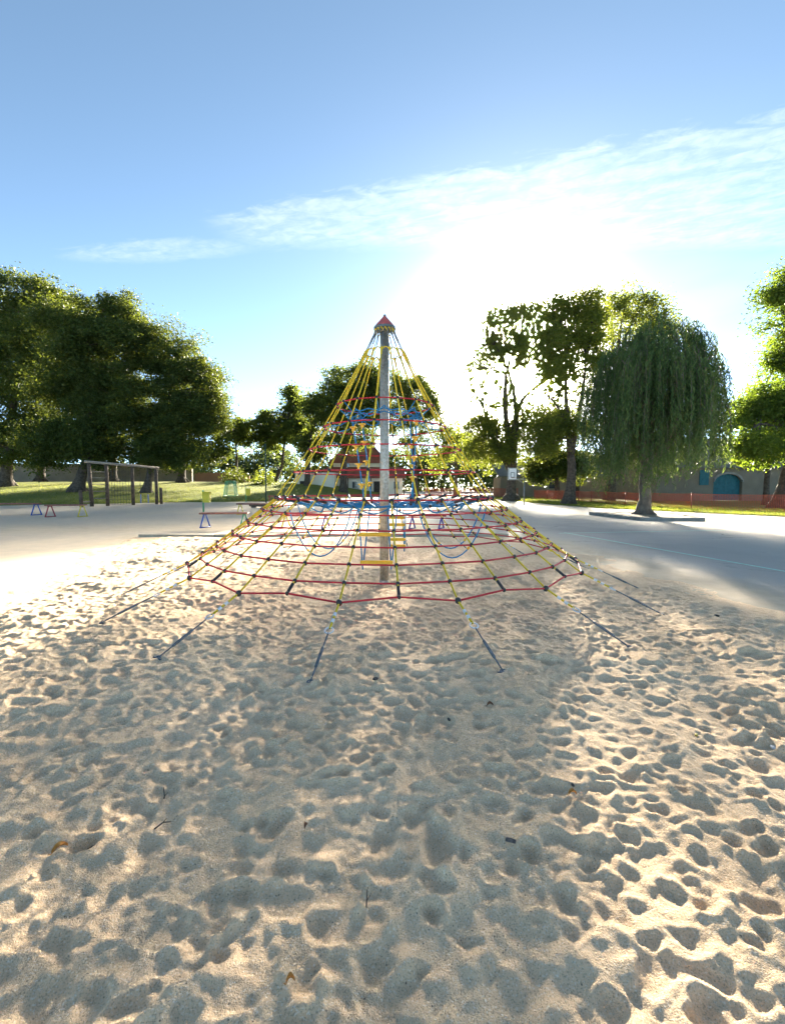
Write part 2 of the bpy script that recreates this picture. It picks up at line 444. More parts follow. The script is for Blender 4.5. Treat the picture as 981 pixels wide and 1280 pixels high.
def m_roof(c1, c2):
    def f(t, b):
        co = obj_co(t)
        n = t.noise(co, 0.8, 6.0, 0.7)
        wv = t.add('ShaderNodeTexWave', {'Vector': co, 'Scale': 2.2, 'Distortion': 0.6}, bands_direction='Z').outputs[1]
        c = t.mix(t.ramp(n, 0.3, 0.7), (*c1, 1), (*c2, 1))
        t.put(b.inputs['Base Color'], c); bump(t, b, wv, 0.6, 0.04)
    return f
ROOF_RED = principled('red_tiles', m_roof((0.20, 0.065, 0.05), (0.28, 0.10, 0.075)), rough=0.85)
ROOF_DARK = principled('mossy_tiles', m_roof((0.085, 0.085, 0.075), (0.14, 0.135, 0.115)), rough=0.9)
TEAL = mottled('teal_boards', (0.008, 0.075, 0.09), (0.014, 0.11, 0.13), 5.0, 0.6)
GLASS = principled('dark_glass', None, (0.03, 0.035, 0.04), 0.12, 0.0, 0.6)
DARK_IN = mottled('dark_boards', (0.03, 0.026, 0.022), (0.055, 0.046, 0.038), 4.0, 0.8)
FRAME_W = paint('window_frame_paint', (0.55, 0.52, 0.46))
COURT = mottled('pale_green_line', (0.45, 0.72, 0.55), (0.56, 0.80, 0.66), 9.0, 0.8)

# ------------------------------------------------------------------ ground, sand pit, lawn
EY = np.array([-3.0, 0.0, 3.0, 5.7, 7.3, 8.5, 12.05, 13.0])
EL = np.array([-4.4, -4.4, -4.7, -5.16, -5.8, -6.1, -7.0, -7.2])
ER = np.array([6.0, 5.6, 5.0, 4.36, 4.1, 3.95, 3.4, 3.3])
BACK = 12.35


def value_noise(n_y, n_x, cell, rng, amp=1.0):
    gy, gx = int(n_y / cell) + 3, int(n_x / cell) + 3
    g = rng.normal(size=(gy, gx))
    yy = np.arange(n_y) / cell; xx = np.arange(n_x) / cell
    iy = yy.astype(int); ix = xx.astype(int); fy = yy - iy; fx = xx - ix
    fy = fy * fy * (3 - 2 * fy); fx = fx * fx * (3 - 2 * fx)
    a = g[iy][:, ix] * (1 - fx) + g[iy][:, ix + 1] * fx
    b = g[iy + 1][:, ix] * (1 - fx) + g[iy + 1][:, ix + 1] * fx
    return amp * (a * (1 - fy[:, None]) + b * fy[:, None])


def blur(h, k=1):
    for _ in range(k):
        p = np.pad(h, 1, mode='edge')
        h = (p[:-2, 1:-1] + p[2:, 1:-1] + p[1:-1, :-2] + p[1:-1, 2:] + 2 * p[1:-1, 1:-1]) / 6.0
    return h


RX0, RY0, RS = -8.2, -2.0, 0.01
NX, NY = 1440, 1530
gx = RX0 + np.arange(NX) * RS; gy = RY0 + np.arange(NY) * RS
rs = np.random.default_rng(5)
und = value_noise(NY, NX, 140, rs, 0.026) + value_noise(NY, NX, 60, rs, 0.019)
H = und + value_noise(NY, NX, 22, rs, 0.010)


def stamp(cx, cy, a, b, rot, depth, rim, power=1.0):
    m = max(a, b) * 1.75
    i0, i1 = int((cx - m - RX0) / RS), int((cx + m - RX0) / RS) + 1
    j0, j1 = int((cy - m - RY0) / RS), int((cy + m - RY0) / RS) + 1
    i0, j0 = max(i0, 0), max(j0, 0); i1, j1 = min(i1, NX), min(j1, NY)
    if i1 <= i0 + 2 or j1 <= j0 + 2:
        return
    dx = gx[i0:i1][None, :] - cx; dy = gy[j0:j1][:, None] - cy
    c, s = math.cos(rot), math.sin(rot)
    p = dx * c + dy * s; q = -dx * s + dy * c
    th = np.arctan2(q, p)
    wob = 1 + 0.10 * np.sin(2 * th + rot * 7) + 0.07 * np.sin(3 * th + rot * 13)
    r = np.sqrt((p / a) ** 2 + (q / b) ** 2) / wob
    base = und[(j0 + j1) // 2, (i0 + i1) // 2] * 0.6 + und[j0:j1, i0:i1] * 0.4
    v_ = 0.26 + 0.30 * abs(math.sin(cx * 37.7 + cy * 91.3)) ** 1.5; depth *= v_; rim *= v_ * 1.25
    inside = base - depth * (1 - np.clip(r, 0, 1) ** 2.2) ** power + depth * 0.18 * p / a
    sub = H[j0:j1, i0:i1]
    mk = np.clip((1.06 - r) / 0.12, 0, 1)
    new = sub * (1 - mk) + np.minimum(inside, sub + 0.01) * mk
    rimz = rim * np.exp(-((r - 1.12) / 0.20) ** 2) * (1 - 0.6 * p / (np.abs(p).max() + 1e-6))
    H[j0:j1, i0:i1] = new + rimz * (1 - mk * 0.7)


st = random.Random(3)
TROD = np.clip(0.72 + value_noise(NY, NX, 75, rs, 0.35), 0.25, 1.0)
for k in range(23000):                     # a sand pit trodden all over: old soft pits first, fresh prints last
    y = -1.2 + 13.7 * st.random(); x = -7.6 + 13.4 * st.random()
    late = k / 23000
    if late > 0.35 and st.random() > TROD[min(NY - 1, max(0, int((y - RY0) / RS))), min(NX - 1, max(0, int((x - RX0) / RS)))]:
        continue
    s_ = 0.80 * st.choice((0.40, 0.5, 0.6, 0.7, 0.8, 1.0)) * st.uniform(0.9, 1.1); rot = st.uniform(0, PI * 2); q = st.random()
    if q < 0.5:                            # heel or toe of a shoe
        stamp(x, y, 0.125 * s_, 0.08 * s_, rot, st.uniform(0.030, 0.062) * (0.45 + 0.55 * s_), st.uniform(0.006, 0.018), 0.85)
    elif q < 0.72:                         # round dent
        stamp(x, y, 0.095 * s_, 0.085 * s_, rot, st.uniform(0.030, 0.065) * (0.45 + 0.55 * s_), st.uniform(0.006, 0.018), 0.75)
    elif q < 0.84:                         # broad scuff
        stamp(x, y, 0.19 * s_, 0.11 * s_, rot, st.uniform(0.018, 0.04), st.uniform(0.004, 0.014), 1.0)
    else:                                  # whole print: sole and heel in line
        c, d_r = math.cos(rot), math.sin(rot); dp = st.uniform(0.018, 0.035)
        stamp(x - 0.085 * c, y - 0.085 * d_r, 0.045, 0.034, rot, dp * 1.25, 0.008, 0.6)
        stamp(x + 0.045 * c, y + 0.045 * d_r, 0.075, 0.045, rot, dp, 0.010, 0.6)
H = 0.45 * H + 0.55 * blur(H, 1)
for k in range(16000):                     # crumbs and clods thrown up by feet
    y = 0.6 + 7.5 * st.random() ** 1.5; x = -5 + 10 * st.random(); r_ = st.uniform(0.008, 0.022) if k % 9 else st.uniform(0.02, 0.04)
    i0 = int((x - RX0) / RS); j0 = int((y - RY0) / RS); m = int(r_ * 2.2 / RS) + 1
    sub_ = H[j0 - m:j0 + m + 1, i0 - m:i0 + m + 1]
    dx = gx[i0 - m:i0 + m + 1][None, :] - x; dy = gy[j0 - m:j0 + m + 1][:, None] - y
    sub_ += r_ * st.uniform(0.22, 0.5) * np.exp(-((dx * dx + dy * dy) / (r_ * r_)) ** 1.5)
H += value_noise(NY, NX, 9, rs, 0.0030) + value_noise(NY, NX, 4.0, rs, 0.0026) + value_noise(NY, NX, 2.0, rs, 0.0017)
H = 0.5 * H + 0.5 * blur(H, 1)
yy2, xx2 = np.meshgrid(gy, gx, indexing='ij')
wav = value_noise(NY, NX, 90, rs, 0.22) + value_noise(NY, NX, 25, rs, 0.08)
S_in = np.minimum(xx2 - np.interp(yy2, EY, EL), np.interp(yy2, EY, ER) - xx2) + wav
S_in = np.minimum(S_in, (BACK - yy2) * 1.6)
k = np.clip(S_in / 0.9, 0, 1); k = k * k * (3 - 2 * k)
H = (H + 0.012) * (0.25 + 0.75 * k) + 0.008 - np.clip(0.05 - S_in, 0, 0.6) * 0.13
pd = np.hypot(xx2 + 0.116, yy2 - 6.7)
H -= 0.05 * np.exp(-(pd / 0.55) ** 2)      # scoured hollow round the pole


def sand_z(x, y):
    fx = np.clip((np.asarray(x) - RX0) / RS, 0, NX - 2); fy = np.clip((np.asarray(y) - RY0) / RS, 0, NY - 2)
    i = fx.astype(int); j = fy.astype(int); a = fx - i; b = fy - j
    return (H[j, i] * (1 - a) + H[j, i + 1] * a) * (1 - b) + (H[j + 1, i] * (1 - a) + H[j + 1, i + 1] * a) * b


rows = np.concatenate([np.linspace(-1.6, 0.55, 40), np.exp(np.linspace(math.log(1.2), math.log(12.9 + 0.6), 640)) - 0.6])
ncol = 660
uu = np.linspace(-1, 1, ncol)
hw = 2.0 + 1.0 * np.clip(rows, 0.2, None)
XL = np.maximum(-hw, -7.7); XR = np.minimum(hw, 5.95)
SX = XL[:, None] + (XR - XL)[:, None] * (uu[None, :] + 1) / 2
SY = np.repeat(rows[:, None], ncol, 1)
SZ = sand_z(SX, SY)
V = np.stack([SX, SY, SZ], 2).reshape(-1, 3)
ii = np.arange(len(rows) - 1)[:, None] * ncol + np.arange(ncol - 1)[None, :]
F = np.stack([ii, ii + 1, ii + 1 + ncol, ii + ncol], 2).reshape(-1, 4)
so = link('sand', big_mesh('sand', V, F, SAND, True)); tag(so, 'pale trodden sand full of footprints', None, kind='structure')


def axis_pts(lo, hi, fine_lo, fine_hi, step, far):
    a = [fine_lo]
    d = step
    while a[-1] > lo:
        a.append(a[-1] - d); d *= far
    b = [fine_hi]; d = step
    while b[-1] < hi:
        b.append(b[-1] + d); d *= far
    return np.array(sorted(set(a[1:])) + list(np.arange(fine_lo, fine_hi, step)) + b)


ax = axis_pts(-900, 900, -9, 7, 0.22, 1.09); ay = axis_pts(-300, 1500, -3, 14, 0.22, 1.07)
GX, GY = np.meshgrid(ax, ay)
Sg = np.minimum(np.minimum(GX - np.interp(GY, EY, EL), np.interp(GY, EY, ER) - GX), BACK - GY)
Sg = np.minimum(Sg, GY + 2.2)
GZ = -0.20 * np.clip((Sg - 0.35) / 0.3, 0, 1)
hole = np.hypot(np.maximum(0, np.abs(GX) - 3), np.maximum(0, -GY - 0.5))
dust = np.clip(1.15 + Sg / 1.6, 0, 1.2)                                   # wind-blown sand next to the pit
dust = np.maximum(dust, np.clip((0.5 - GX) / 7.0, 0, 0.62) * np.clip((60 - GY) / 20, 0, 1))      # dusty west side
dust = np.maximum(dust, 0.9 * np.clip(1 - np.abs(GY - 15.0) / 6.0, 0, 1) * np.clip((6.0 - GX) / 4.0, 0, 1))
V = np.stack([GX, GY, GZ], 2).reshape(-1, 3); nx_ = len(ax)
ii = np.arange(len(ay) - 1)[:, None] * nx_ + np.arange(nx_ - 1)[None, :]
F = np.stack([ii, ii + 1, ii + 1 + nx_, ii + nx_], 2).reshape(-1, 4)
gm = big_mesh('ground', V, F, GROUND)
at_ = gm.attributes.new('dust', 'FLOAT', 'POINT'); at_.data.foreach_set('value', dust.ravel().astype(np.float32))
tag(link('ground', gm), 'dusty grey playground paving', None, kind='structure')


def lawn_z(x, y):
    """the lawn on the left climbs gently away from the paving"""
    edge = np.interp(x, [-80, -28.5, -24, -17.6, -11.0, -6, -2], [31, 32, 34.7, 38.5, 40.5, 52, 60])
    return 0.03 + np.clip(y - edge - 0.5, 0, 26) * 0.075


lx = np.linspace(-110, -2, 110); edge = np.interp(lx, [-110, -28.5, -24, -17.6, -11.0, -6, -2], [31, 32, 34.7, 38.5, 40.5, 52, 60])
edge = edge + 0.35 * np.sin(lx * 0.9) + 0.2 * np.sin(lx * 2.3)
tt = np.linspace(0, 1, 60) ** 1.6
LX = np.repeat(lx[None, :], 60, 0); LY = edge[None, :] + tt[:, None] * 60
LZ = lawn_z(LX, LY) + 0.02 * np.sin(LX * 1.3 + LY) * tt[:, None]; LZ[0] = -0.03
V = np.stack([LX, LY, LZ], 2).reshape(-1, 3)
ii = np.arange(59)[:, None] * 110 + np.arange(109)[None, :]
F = np.stack([ii, ii + 1, ii + 111, ii + 110], 2).reshape(-1, 4)
tag(link('lawn', big_mesh('lawn', V, F, LAWN, True)), 'lawn rising under the big trees', None, kind='structure')

# strip of bare earth behind the paving in the middle
mb = MB(); pts_n = [(-12.8, 38.8), (-9, 37), (-4, 36.5), (2, 37), (8, 41), (11, 47)]; pts_f = [(-11, 46), (-6, 57), (-2, 63), (4, 60), (9, 58), (13.5, 56)]
for i in range(len(pts_n) - 1):
    mb.poly([(*pts_n[i], 0.012), (*pts_n[i + 1], 0.012), (*pts_f[i + 1], 0.012), (*pts_f[i], 0.012)])
tag(mb.build('dirt_path', DIRT), 'strip of bare brown earth', None, kind='structure')

# verge along the right side
inner = [(19.6, 16.0), (18.3, 20.4), (15.6, 24.5), (13.2, 28.5), (12.4, 33), (11.6, 38), (11.2, 45), (10, 56), (4, 63)]
outer = [(60, 16), (60, 24), (60, 30), (60, 36), (60, 44), (60, 50), (60, 60), (60, 72), (60, 90)]
mb = MB()
for i in range(len(inner) - 1):
    a, b = inner[i], inner[i + 1]; c, d = outer[i + 1], outer[i]
    mb.poly([(*a, 0.03), (*d, 0.03), (*c, 0.03), (*b, 0.03)])
    mb.poly([(*b, 0.03), (b[0] - 0.12, b[1], -0.01), (a[0] - 0.12, a[1], -0.01), (*a, 0.03)])
tag(mb.build('grass_verge', LAWN), 'grass verge along the orange fence', None, kind='structure')


def grass(name, P, h, label):
    n = len(P); a = RNG.uniform(0, 2 * PI, n); hh = h * RNG.uniform(0.5, 1.3, n); wd = 0.012 + 0.012 * RNG.random(n)
    lean = RNG.normal(scale=0.35, size=(n, 2)) * hh[:, None]
    dx, dy = np.cos(a) * wd, np.sin(a) * wd
    A = P + np.stack([-dx, -dy, 0 * a], 1); B = P + np.stack([dx, dy, 0 * a], 1)
    C = P + np.stack([lean[:, 0] + dx * 0.2, lean[:, 1], hh], 1); D = P + np.stack([lean[:, 0] - dx * 0.2, lean[:, 1], hh], 1)
    V = np.stack([A, B, C, D], 1).reshape(-1, 3)
    tag(link(name, big_mesh(name, V, np.arange(4 * n).reshape(n, 4), BLADE)), label, 'grass', kind='stuff')


n = 26000
gx_ = RNG.uniform(-50, -10, n); ge = np.interp(gx_, lx, edge); gy_ = ge + 0.1 + 22 * RNG.random(n) ** 2.2
grass('grass', np.stack([gx_, gy_, lawn_z(gx_, gy_) - 0.01], 1), 0.11, 'tufted grass growing on the rising lawn')
t_ = RNG.random(24000) * (len(inner) - 2); i_ = t_.astype(int); f_ = (t_ - i_)[:, None]; I = np.array(inner)
Pq = I[i_] * (1 - f_) + I[i_ + 1] * f_; Pq[:, 0] += 9.0 * RNG.random(24000) ** 1.5
grass('grass', np.concatenate([Pq, np.full((24000, 1), 0.025)], 1), 0.10, 'grass growing along the verge by the orange fence')

# painted court lines
def strip(a, b, wd, z):
    a, b = Vector((*a, z)), Vector((*b, z)); s = (b - a).cross(Vector((0, 0, 1))).normalized() * wd / 2
    return MB().poly([a - s, b - s, b + s, a + s])
tag(strip((5.30, 13.5), (7.05, 5.4), 0.075, 0.005).build('court_line', COURT), 'long pale green court line', None, kind='structure')
tag(strip((5.05, 13.3), (10.9, 14.25), 0.075, 0.008).build('court_line', COURT), 'far pale green court line', None, kind='structure')

# ------------------------------------------------------------------ trees
SUNP = at(636, 448, 42)
def limb_path(a, b, sag=0.0, wig=0.06, n=6):
    a, b = Vector(a), Vector(b); L = (b - a).length; out = []
    mid = Vector((random.gauss(0, 1), random.gauss(0, 1), random.gauss(0, 0.6))) * L * wig
    for i in range(n):
        t = i / (n - 1); p = a.lerp(b, t)
        p += mid * math.sin(PI * t); p.z += L * 0.12 * math.sin(PI * t) - sag * t * t
        out.append(p)
    return out


def tree(name, label, base, tr, fork, lobes, leaf, per, spread, mat, bark=BARK, group=None, nlimb=26, stems=None, gaps=False, cat='tree', twig=0, aspect=0.55, dens=1.5, stem_r=0.72, bough=(0.20, 0.46)):
    """lobes: (point, (rx, ry, rz), clumps); fork: point where the trunk divides"""
    base = Vector(base); fork = Vector(fork)
    root = thing(name, label, cat, base, group)
    cl = []; cw = []
    for c, rad, n in lobes:
        n = int(n * dens)
        ns = max(4, n // 4)                                          # boughs: smaller masses of clumps spread through the lobe
        d = RNG.normal(size=(ns, 3)); d /= np.linalg.norm(d, axis=1, keepdims=True)
        sc_ = np.array(c)[None, :] + d * (RNG.random((ns, 1)) ** 0.5) * 0.92 * np.array(rad)[None, :]
        sr_ = RNG.uniform(*bough, (ns, 1)) * np.array(rad)[None, :]
        k = RNG.integers(0, ns, n)
        d = RNG.normal(size=(n, 3)); d /= np.linalg.norm(d, axis=1, keepdims=True)
        cl.append(sc_[k] + d * (RNG.random((n, 1)) ** 0.4) * sr_[k] * np.array([1.0, 1.0, 0.75])[None, :])
    cl = np.concatenate(cl); cl = cl + RNG.normal(size=cl.shape) * spread * 0.5
    n = len(cl)
    cnt = np.maximum(3, (per * RNG.uniform(0.4, 1.6, n))).astype(int)
    idx = np.repeat(np.arange(n), cnt)
    sz = spread * RNG.uniform(0.6, 1.35, n)
    off = RNG.normal(size=(len(idx), 3)) * sz[idx][:, None]; off[:, 2] *= 0.62
    C = cl[idx] + off
    if gaps:                                                         # leaves cut out along the sun's rays so light bands reach the sand
        g_ = C - np.array(SDIR)[None, :] * (C[:, 2:3] / SDIR.z)
        cc_ = g_[:, 0] - math.tan(R(SUN_AZ)) * g_[:, 1] + 0.22 * np.sin(0.9 * g_[:, 1] + 0.5 * g_[:, 0]) + 0.16 * np.sin(2.3 * g_[:, 1] + 1 + g_[:, 0]) + RNG.normal(size=len(C)) * 0.09 + np.repeat(RNG.normal(size=n) * 0.10, cnt)
        open_ = np.sin(2 * PI * (cc_ - 0.42) / 1.22 + 0.6 * np.sin(cc_ * 0.9)) > -0.76
        open_ &= (g_[:, 1] > 0.0) & (g_[:, 1] < 9.0 + RNG.normal(size=len(C)) * 1.2) & (RNG.random(len(C)) < 0.90)
        sd_ = C - np.array(SUNP)[None, :]; al = sd_ @ np.array(SDIR)
        open_ |= np.linalg.norm(sd_ - al[:, None] * np.array(SDIR)[None, :], axis=1) < 0.36 + RNG.normal(size=len(C)) * 0.06
        C = C[~open_]
    V, F = leaf_quads(C, leaf, aspect)
    # trunk
    mb = MB(); L = (fork - base).length
    tp = limb_path(base - Vector((0, 0, 0.1)), fork, wig=0.02, n=8)
    mb.tube(tp, [tr * (1.75 if i == 0 else 1.22 if i == 1 else 1.0 - 0.035 * i) for i in range(8)], 10)
    for a in range(5):
        aa = a * 1.26 + random.random(); e = base + Vector((math.cos(aa), math.sin(aa), 0)) * tr * 2.0
        mb.tube([base + Vector((0, 0, tr * 1.6)), base.lerp(e, 0.55) + Vector((0, 0, tr * 0.55)), e - Vector((0, 0, 0.12))], [tr * 0.6, tr * 0.5, tr * 0.2], 6)
    mb.build('trunk', bark, root, True)
    bb = MB(); starts = []
    for s in (stems or []):
        pth = limb_path(fork, s, wig=0.05, n=8); bb.tube(pth, [tr * stem_r * (1 - 0.115 * i) for i in range(8)], 8)
        starts += pth[2:]
    if not starts:
        starts = [fork]
        top = Vector(np.mean(cl, 0)) * 0.5 + Vector(cl[np.argmax(cl[:, 2])]) * 0.5
        pth = limb_path(fork, top, wig=0.04, n=8); bb.tube(pth, [tr * (0.72 - 0.08 * i) for i in range(8)], 8); starts += pth[1:6]
    pick = RNG.choice(n, min(nlimb, n), replace=False)
    for j in pick:
        e = Vector(cl[j]); s = min(starts, key=lambda q: (q - e).length + (4 if q.z > e.z + 0.5 else 0))
        ln = (e - s).length; r0 = min(tr * 0.4, 0.02 + 0.022 * ln)
        pth = limb_path(s, e, wig=0.07, n=6); bb.tube(pth, [r0 * (1 - 0.16 * i) for i in range(6)], 5, caps=False)
        for q in range(2 + twig):
            near = cl[RNG.choice(n, 12)]; k_ = near[np.argmin(np.linalg.norm(near - np.array(pth[3]), axis=1))]
            if (Vector(k_) - pth[3]).length < 3.5:
                bb.tube(limb_path(pth[3], k_, wig=0.09, n=4), [r0 * 0.42, r0 * 0.32, r0 * 0.22, r0 * 0.1], 4, caps=False)
    bb.build('branches', bark, root, True, fix=False)
    link('crown', big_mesh('crown', V, F, mat), root)
    return root


def lb(d, *rows_):
    """crown lobes given as (direction x, direction y, half width, half height, clumps) seen d metres away"""
    s = d / FPX; out = []
    for x, y, rx, ry, n, *dd in rows_:
        o = dd[0] if dd else 0.0
        out.append((at(x, y, d + o), (rx * s, max(rx, ry) * s * 0.85, ry * s), n))
    return out


def on_lawn(px, d):
    x = (px - 490.5) / FPX * d
    return (x, d, float(lawn_z(x, d)))


GL = 'big walnut trees on the left lawn'
tree('walnut_tree', 'huge dark walnut tree at the far left, tallest of the lawn trees', on_lawn(8, 50), 0.6, at(12, 560, 50),
     lb(50, (20, 396, 70, 64, 170), (62, 378, 40, 36, 70), (-40, 430, 70, 90, 130), (60, 440, 60, 75, 150), (10, 500, 75, 70, 150), (-30, 560, 60, 35, 90), (45, 552, 56, 36, 110)),
     0.22, 125, 0.52, LEAF_WALNUT, group=GL, dens=1.5, bough=(0.17, 0.40), nlimb=40)
tree('walnut_tree', 'thick leaning walnut tree right behind the timber climbing frame', on_lawn(97, 43.5), 0.52, at(112, 572, 43.5),
     lb(43.5, (110, 440, 60, 62, 170), (84, 398, 46, 36, 80), (150, 395, 30, 24, 50), (150, 430, 48, 50, 110), (90, 500, 60, 55, 140), (150, 500, 55, 55, 120), (120, 552, 60, 36, 130), (66, 556, 48, 32, 100)),
     0.20, 125, 0.48, LEAF_WALNUT, group=GL, dens=1.5, bough=(0.17, 0.40), nlimb=40)
tree('walnut_tree', 'walnut tree at the right edge of the lawn group, with a slim leaning trunk', on_lawn(183, 44.5), 0.36, at(190, 578, 44.5),
     lb(44.5, (205, 455, 44, 50, 110), (242, 480, 40, 48, 100), (200, 520, 48, 45, 100), (250, 520, 34, 38, 75), (215, 562, 54, 30, 120), (185, 430, 26, 30, 40), (262, 500, 22, 34, 34)),
     0.20, 120, 0.48, LEAF_WALNUT, group=GL, dens=1.5, bough=(0.17, 0.40), nlimb=44)
tree('walnut_tree', 'walnut tree with a dark trunk behind the others, near the brick wall end', on_lawn(228, 58), 0.5, at(228, 580, 58),
     lb(58, (225, 520, 46, 45, 80), (250, 555, 34, 30, 60), (205, 555, 40, 30, 60), (245, 490, 30, 35, 40)),
     0.34, 90, 0.62, LEAF_WALNUT, group=GL, dens=1.5, bough=(0.17, 0.40), nlimb=24)
tree('walnut_tree', 'walnut tree with a bare dark trunk in front of the stone wall, far left', on_lawn(52, 60), 0.5, at(54, 572, 60),
     lb(60, (60, 470, 65, 60, 100), (50, 540, 70, 32, 90)), 0.36, 90, 0.65, LEAF_WALNUT, group=GL, dens=1.5, bough=(0.17, 0.40), nlimb=20)
tree('walnut_tree', 'walnut tree whose trunk stands against the wall seen through the climbing frame', on_lawn(141, 60), 0.55, at(141, 570, 60),
     lb(60, (140, 470, 60, 60, 90), (140, 545, 65, 32, 90)), 0.36, 90, 0.65, LEAF_WALNUT, group=GL, dens=1.5, bough=(0.17, 0.40), nlimb=20)

tree('small_tree', 'small light tree between the walnuts and the tall middle trees', (-23.5, 66, 1.9), 0.25, at(296, 575, 66),
     lb(66, (296, 533, 22, 18, 50), (284, 546, 18, 12, 30), (309, 546, 15, 14, 30)), 0.30, 60, 0.55, LEAF_BACK, nlimb=24)
tree('tall_tree', 'pointed dark tree standing left of the house', (-17.8, 66, 1.0), 0.3, at(352, 585, 66),
     lb(66, (367, 508, 18, 24, 50), (355, 534, 30, 20, 80), (376, 540, 18, 18, 50), (336, 546, 24, 16, 50), (328, 532, 14, 18, 24)), 0.32, 70, 0.55, LEAF_BACK, nlimb=30)
tree('tall_tree', 'thin tree with a dark trunk just left of the low white annex', (-11.8, 60, 0.0), 0.42, at(383, 560, 60),
     lb(60, (392, 520, 18, 26, 34), (384, 550, 20, 22, 34), (402, 505, 14, 22, 22), (395, 570, 18, 14, 26)), 0.32, 62, 0.55, LEAF_BACK, nlimb=24)
tree('tall_tree', 'broad tall tree with its trunk in front of the house, behind the rope pyramid', (-6.6, 59, 0.0), 0.52, at(430, 575, 59),
     lb(59, (430, 490, 36, 34, 120), (462, 480, 28, 28, 80), (412, 525, 28, 32, 80), (450, 525, 36, 28, 90), (478, 510, 20, 30, 50), (435, 556, 36, 14, 40)),
     0.24, 96, 0.52, LEAF_BACK, nlimb=44)
tree('tall_tree', 'tall tree right of the pyramid pole with sky showing through it', (3.1, 60, 0.0), 0.42, at(518, 580, 60),
     lb(60, (512, 488, 32, 26, 80), (536, 500, 20, 26, 40), (505, 525, 28, 26, 44), (540, 530, 18, 22, 26), (515, 556, 26, 14, 20)),
     0.24, 84, 0.50, LEAF_BACK, nlimb=40)
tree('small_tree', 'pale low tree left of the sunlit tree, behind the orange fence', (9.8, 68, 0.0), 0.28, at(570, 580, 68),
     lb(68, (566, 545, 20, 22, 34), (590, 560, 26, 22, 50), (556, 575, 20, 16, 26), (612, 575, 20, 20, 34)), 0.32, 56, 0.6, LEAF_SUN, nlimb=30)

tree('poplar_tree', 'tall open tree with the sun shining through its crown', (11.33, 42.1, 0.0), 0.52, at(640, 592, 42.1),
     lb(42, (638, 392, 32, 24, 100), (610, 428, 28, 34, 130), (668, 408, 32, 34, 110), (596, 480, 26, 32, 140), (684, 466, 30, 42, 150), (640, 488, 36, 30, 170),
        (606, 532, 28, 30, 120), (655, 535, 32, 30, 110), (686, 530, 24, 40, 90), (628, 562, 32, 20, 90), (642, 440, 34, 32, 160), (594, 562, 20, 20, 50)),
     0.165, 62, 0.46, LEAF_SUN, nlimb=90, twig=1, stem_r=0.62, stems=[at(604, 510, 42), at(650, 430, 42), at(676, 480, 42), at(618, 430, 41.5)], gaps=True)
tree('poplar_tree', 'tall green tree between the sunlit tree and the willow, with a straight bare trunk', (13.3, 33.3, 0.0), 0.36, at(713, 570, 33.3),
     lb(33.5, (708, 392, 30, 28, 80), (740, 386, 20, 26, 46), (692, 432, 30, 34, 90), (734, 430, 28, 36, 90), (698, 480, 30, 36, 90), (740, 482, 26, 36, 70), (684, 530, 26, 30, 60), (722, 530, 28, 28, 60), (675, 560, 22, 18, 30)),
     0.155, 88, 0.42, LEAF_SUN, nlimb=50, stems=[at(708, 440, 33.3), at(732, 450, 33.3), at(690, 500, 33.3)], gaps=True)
tree('sparse_tree', 'sparse tree with bare twigs at its top, behind the willow', (20.6, 42, 0.0), 0.35, at(775, 500, 42),
     lb(42, (768, 400, 20, 30, 40), (815, 390, 28, 24, 56), (790, 425, 40, 30, 60), (832, 408, 18, 22, 30), (785, 376, 22, 18, 16)),
     0.20, 50, 0.42, LEAF_SUN, nlimb=60, twig=2, stems=[at(780, 385, 42), at(805, 380, 42), at(764, 395, 42), at(822, 395, 42)])
tree('round_tree', 'low dark rounded tree under the tall trees, left of the willow', (17.6, 47, 0.0), 0.3, at(695, 598, 47),
     lb(47, (690, 575, 26, 22, 70), (720, 582, 24, 18, 60), (668, 585, 16, 16, 30)), 0.26, 76, 0.45, LEAF_WALNUT, nlimb=16)

tree('maple_tree', 'leaning tree at the right edge with bright green lower branches', (24.2, 27.5, 0.03), 0.40, at(992, 560, 27.5),
     lb(27.5, (990, 380, 18, 44, 50), (996, 440, 20, 40, 50), (968, 500, 26, 18, 44), (945, 512, 24, 20, 40), (985, 520, 26, 24, 50), (936, 558, 18, 13, 44, -1.5), (960, 556, 20, 18, 44, -1), (975, 355, 12, 22, 24), (1010, 470, 30, 90, 90), (925, 525, 12, 12, 14)),
     0.155, 100, 0.42, LEAF_MAPLE, BARK, nlimb=50, stems=[at(985, 420, 27.5), at(950, 520, 27.5)])
tree('small_tree', 'slim dark tree in front of the barn wall, right of the teal door', (27.6, 32.5, 0.03), 0.2, at(960, 585, 32.5),
     lb(32.5, (962, 555, 26, 18, 46), (940, 570, 18, 12, 24)), 0.25, 60, 0.36, LEAF_WALNUT, nlimb=14)


